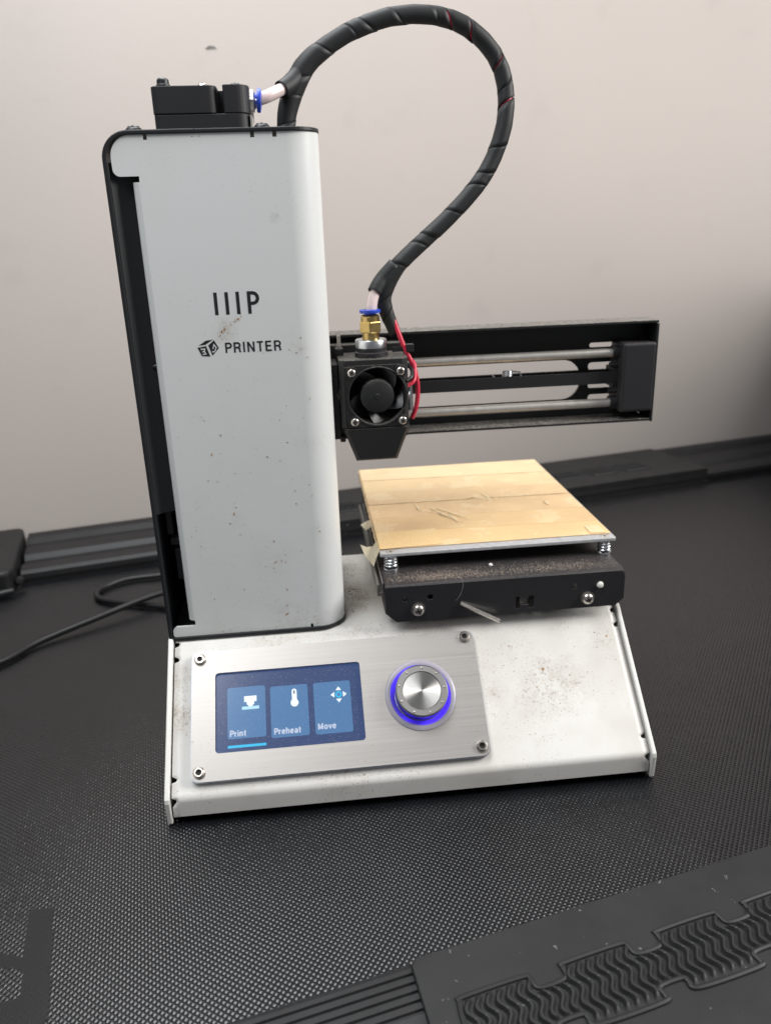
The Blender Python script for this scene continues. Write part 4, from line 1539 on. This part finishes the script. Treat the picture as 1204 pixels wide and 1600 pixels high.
ps = tape_strip(63.2, 72, 62.8, 72, BZ + 0.66, 'tape2', 79, 183.8, 190.4)
# loose scraps lifted by hand: thin patches with their own edges


for pth in ([(117, 112), (120, 107), (123.5, 99), (128, 91)], [(121, 109), (125, 104), (129, 98), (134, 92)], [(125, 100), (127, 95), (128.5, 88)],
            [(113, 120), (118, 121), (124, 119.6)], [(112.5, 118), (112.8, 112), (113.4, 106)], [(142, 123), (147, 119), (153, 118)], [(148, 127), (150, 121), (151, 116)],
            [(176.8, 103.5), (176.4, 110)]):
    cl = catmull([(a_, b__, BZ + 0.75) for a_, b__ in pth], 6)
    nn_ = len(cl)
    rr_ = [0.12 + (0.55 + 0.25 * mnoise.noise(Vector((i * 0.6, pth[0][0], 0)))) * math.sin(PI * (i + 0.3) / (nn_ - 0.4)) for i in range(nn_)]
    MB().tube(cl, [q_ * 0.9 for q_ in rr_], 8).build('tape_shred', M['tape4'], bed)
# tape wrapped over the left edge, and two torn tabs sticking out
mb = MB()
vs = []
for i in range(41):
    y = 66 + (184 - 66) * i / 40
    d = 2.1 + 1.0 * mnoise.noise(Vector((y * 0.11, 3, 1)))
    vs += [(BX0 - 0.25, y, BZ + 0.2), (BX0 - 0.45, y, BZ - 0.8), (BX0 - 0.35 - 0.3 * (i % 3 == 0), y, BZ - d)]
mb.add(vs, [(i * 3 + k, i * 3 + k + 1, i * 3 + k + 4, i * 3 + k + 3) for i in range(40) for k in range(2)], True)
o = mb.build('tape_edge', M['tape2'], bed)
md = o.modifiers.new('sheet', 'SOLIDIFY')
md.thickness = 0.14 * S


def flag(pts3, name='tape_tab'):
    mb = MB()
    n_ = len(pts3)
    mb.add(pts3, [tuple(range(n_))])
    me = mb.mesh(name)
    me.materials.append(M['tape3'])
    o = obj(name, me, bed)
    md = o.modifiers.new('sheet', 'SOLIDIFY')
    md.thickness = 0.15 * S
    return o


mb = MB()
g = [[(88.7, 73, 80.6), (88.7, 67, 80.6), (88.8, 61.5, 80.6)], [(86.6, 70.5, 79.0), (86.4, 66, 78.6), (87.0, 59.5, 77.6)], [(83.8, 69.5, 79.2), (84.4, 64.5, 77.2), (85.8, 58.2, 74.6)],
     [(81.2, 70.5, 80.2), (82.6, 64.0, 77.4), (84.9, 60.0, 75.2)]]
vs = [p for r_ in g for p in r_]
mb.add(vs, [(i * 3 + k, i * 3 + k + 1, (i + 1) * 3 + k + 1, (i + 1) * 3 + k) for i in range(3) for k in range(2)])
o = mb.build('tape_tab', M['tape3'], bed)
md = o.modifiers.new('sheet', 'SOLIDIFY')
md.thickness = 0.15 * S
mb = MB()
mb.add([(88.5, 103, 79.8), (88.5, 95, 79.5), (85.6, 95, 77.4), (83.4, 100, 78.6), (86, 102.5, 79)], [(0, 1, 2), (0, 2, 3), (0, 3, 4)])
o = mb.build('tape_tab', M['tape3'], bed)
md = o.modifiers.new('sheet', 'SOLIDIFY')
md.thickness = 0.15 * S

# flush bed screws
cs = MB().lathe([(0.55, 0.02), (0.9, 0.12), (1.9, 0.14), (2.1, 0.02), (2.1, -0.3)], seg=24)
cs.cur = 1
cs.lathe([(0, 0.03), (0.55, 0.03)], seg=6)
cs = cs.mesh('screw')
cs.materials.append(M['steel'])
cs.materials.append(M['slot_shade_crumb'])
SPR = ((93.4, 59.4), (189.0, 60.2), (93.4, 181.5), (189.0, 181.5))
for x, y in SPR:
    link(bpy.data.objects.new('screw', cs), bed, mm((x, y, BZ + 0.03)))

# carriage below
CT = 72.4
YC = 41.2
cz0 = 55.6
fp = [(93.3, cz0), (188.2, cz0), (191.7, cz0 + 3.2), (191.7, CT - 2.6), (190.2, CT - 0.6), (89.4, CT - 0.6), (88.9, CT - 1.2), (88.9, cz0 + 4.2)]
holes = [circle(96.9, 65.8, 1.15, 20), circle(107.7, 66.1, 1.3, 20), circle(170.0, 66.0, 1.3, 20), circle(180.7, 65.7, 1.3, 20),
         [(144.2, 57.6), (146.2, 57.6), (146.2, 59.2), (150.0, 59.2), (150.0, 57.6), (152.2, 57.6), (152.2, 63.2), (150.0, 63.2), (150.0, 62.4), (146.2, 62.4), (146.2, 63.2), (144.2, 63.2)]]
me = plate_mesh('bed_carriage', fp, holes, 1.2, lambda a, b, t: (a, YC + t, b))
me.materials.append(M['carriage'])
car = obj('bed_carriage', me, pr)
mb = MB()
# rolled top edge and top sheet
cr = [(YC + 2.2 - 2.2 * math.cos(t), CT - 2.2 + 2.2 * math.sin(t)) for t in np.linspace(PI / 2 * 0.25, PI / 2, 8)]
cr += [(60, CT), (172, CT), (172, CT - 1.2), (60, CT - 1.2)] + [(YC + 2.2 - 1.0 * math.cos(t), CT - 2.2 + 1.0 * math.sin(t)) for t in np.linspace(PI / 2, PI / 2 * 0.25, 8)]
mb.prism(cr, lambda a, b, t: (t, a, b), 88.9, 191.2)
mb.build('carriage_top', M['carriage'], car)
for x0, x1 in ((88.95, 90.0), (190.4, 191.6)):
    MB().box(x0, x1, 45, 172, 58, CT - 1.3).build('carriage_side', M['carriage'], car)
MB().box(146.4, 149.8, YC + 1.3, YC + 2.2, 58.6, 63).build('clip_tongue', M['bracket'], car)
MB().box(95.2, 98.2, YC + 2.5, YC + 4, 64, 68).build('bracket_behind_hole', M['alu'], car)
MB().lathe([(0, 1.5), (0.9, 1.2), (1.5, 0.2), (1.5, -1)], (180.9, YC, 65.9), (0.2, -1, 0.1), 14).build('white_plug', M['crumb'], car)
fsc = MB().lathe([(0, 2.5), (1.2, 2.45), (2.1, 2.0), (2.5, 1.2), (2.5, 0.7), (3.0, 0.7), (3.1, -0.1)], seg=28)
fsc.cur = 1
fsc.box(-1.4, 1.4, -0.34, 0.34, 1.4, 2.53)  # cross slot shade drawn as dark bars
fsc.box(-0.34, 0.34, -1.4, 1.4, 1.4, 2.55)
fsc = fsc.mesh('screw')
fsc.materials.append(M['nickel'])
fsc.materials.append(M['slot_shade_crumb'])
for x, z in ((102.4, 61.0), (175.5, 60.2)):
    link(bpy.data.objects.new('screw', fsc), car, mm((x, YC - 0.05, z)) @ Matrix.Rotation(PI / 2, 4, 'X') @ Matrix.Rotation(0.4, 4, 'Z'))
# square pin that leans out of the front
q = Vector((136.4, YC - 4.5, 55.0)) - Vector((120.4, YC - 0.6, 62.3))
mb = MB().cyl((120.4, YC - 0.4, 62.3), (136.2, YC - 5.0, 55.0), 0.95, seg=4, smooth=False)
mb.build('metal_pin', M['nickel'], car)
# grey bracket on its left flank
mb = MB()
mb.box(85.9, 88.6, YC + 4, 150, 66.4, 68.0)
mb.box(85.9, 86.7, YC + 4, 150, 68.05, 71.8)
mb.box(88.0, 88.65, YC + 4, 150, 68.05, 72.2)
mb.build('flank_bracket', M['bracket'], car, bevel=0.15)
# sliders between carriage and base
for x in (108, 172):
    MB().box(x - 7, x + 7, 70, 118, ZT + 0.1, 60).build('slide_block', M['black_matt'], pr)
    MB().box(x - 4, x + 4, 62, 160, 60.05, CT - 1.3).build('slide_rail', M['black_matt'], pr)
# levelling springs
for x, y in SPR:
    mb = MB()
    mb.lathe([(0, 0), (3.3, 0), (3.4, 0.5), (3.2, 1.0), (2.0, 1.0)], (x, y - 0.3, CT + 0.02), (0, 0, 1), 28)
    mb.lathe([(0, 0), (2.0, 0), (2.9, 0.5), (2.9, 1.3), (0, 1.3)], (x, y - 0.3, BZ - 1.55 - 1.35), (0, 0, 1), 28)
    mb.cyl((x, y - 0.3, CT), (x, y - 0.3, BZ - 2), 1.2, seg=14)
    coil = []
    for k in range(3 * 16 + 1):
        t = 2 * PI * k / 16
        coil.append((x + 2.6 * math.cos(t), y - 0.3 + 2.6 * math.sin(t), CT + 1.2 + 4.0 * k / 48))
    mb.tube(coil, 0.52, 8)
    mb.build('levelling_spring', M['zinc'], pr)

# loose dust, crumbs and a stray fibre on the carriage (uncountable)
mb = MB()
for k in range(5200):
    x = rn.choice((rn.gauss(108, 9), rn.gauss(122, 14), rn.uniform(90, 190), rn.gauss(165, 12)))
    y = rn.choice((rn.gauss(48, 2.2), rn.gauss(51, 3), rn.gauss(47,2)))
    if not (90 < x < 190.5 and 43.5 < y < 70):
        continue
    r_ = rn.uniform(0.05, 0.16) * (1.4 if rn.random() < 0.08 else 1)
    h = r_ * rn.uniform(0.7, 1.3)
    a = rn.uniform(0, PI)
    vs = [(x + r_ * math.cos(a + q_ * 2 * PI / 3), y + r_ * math.sin(a + q_ * 2 * PI / 3), CT) for q_ in range(3)] + [(x, y, CT + h)]
    mb.add(vs, [(0, 1, 3), (1, 2, 3), (2, 0, 3)])
tag(mb.build('dust', M['dust_grain'], car), kind='stuff')
MB().lathe([(0, 1.5), (0.6, 1.4), (0.95, 0.8), (0.6, 0.1), (0, 0)], (136, 54, CT), (0.4, 0.1, 1), 12).build('white_crumb', M['crumb'], car)
MB().tube(catmull([(120.5, 45.5, CT + 0.2), (121.2, 42, CT + 0.4), (121.4, 40.6, 70.5), (120.4, 40.3, 67), (118.6, 40.5, 64)], 6), 0.025, 5).build('stray_fibre', M['crumb'], car)

# small scuff on the wall
mb = MB()
o_ = TW * 351.9
wu = 91
pts_ = [(wu - 3.4, 331), (wu - 1, 332.8), (wu + 2, 332.8), (wu + 4, 331.4), (wu + 2, 331.4), (wu - 1, 331.0)]
mb.prism(pts_, lambda a, b, t: tm(a, 352 - t, b), 0.0, 0.5)
wl = bpy.data.objects['wall']
mb.build('scuff', M['bracket'], wl)
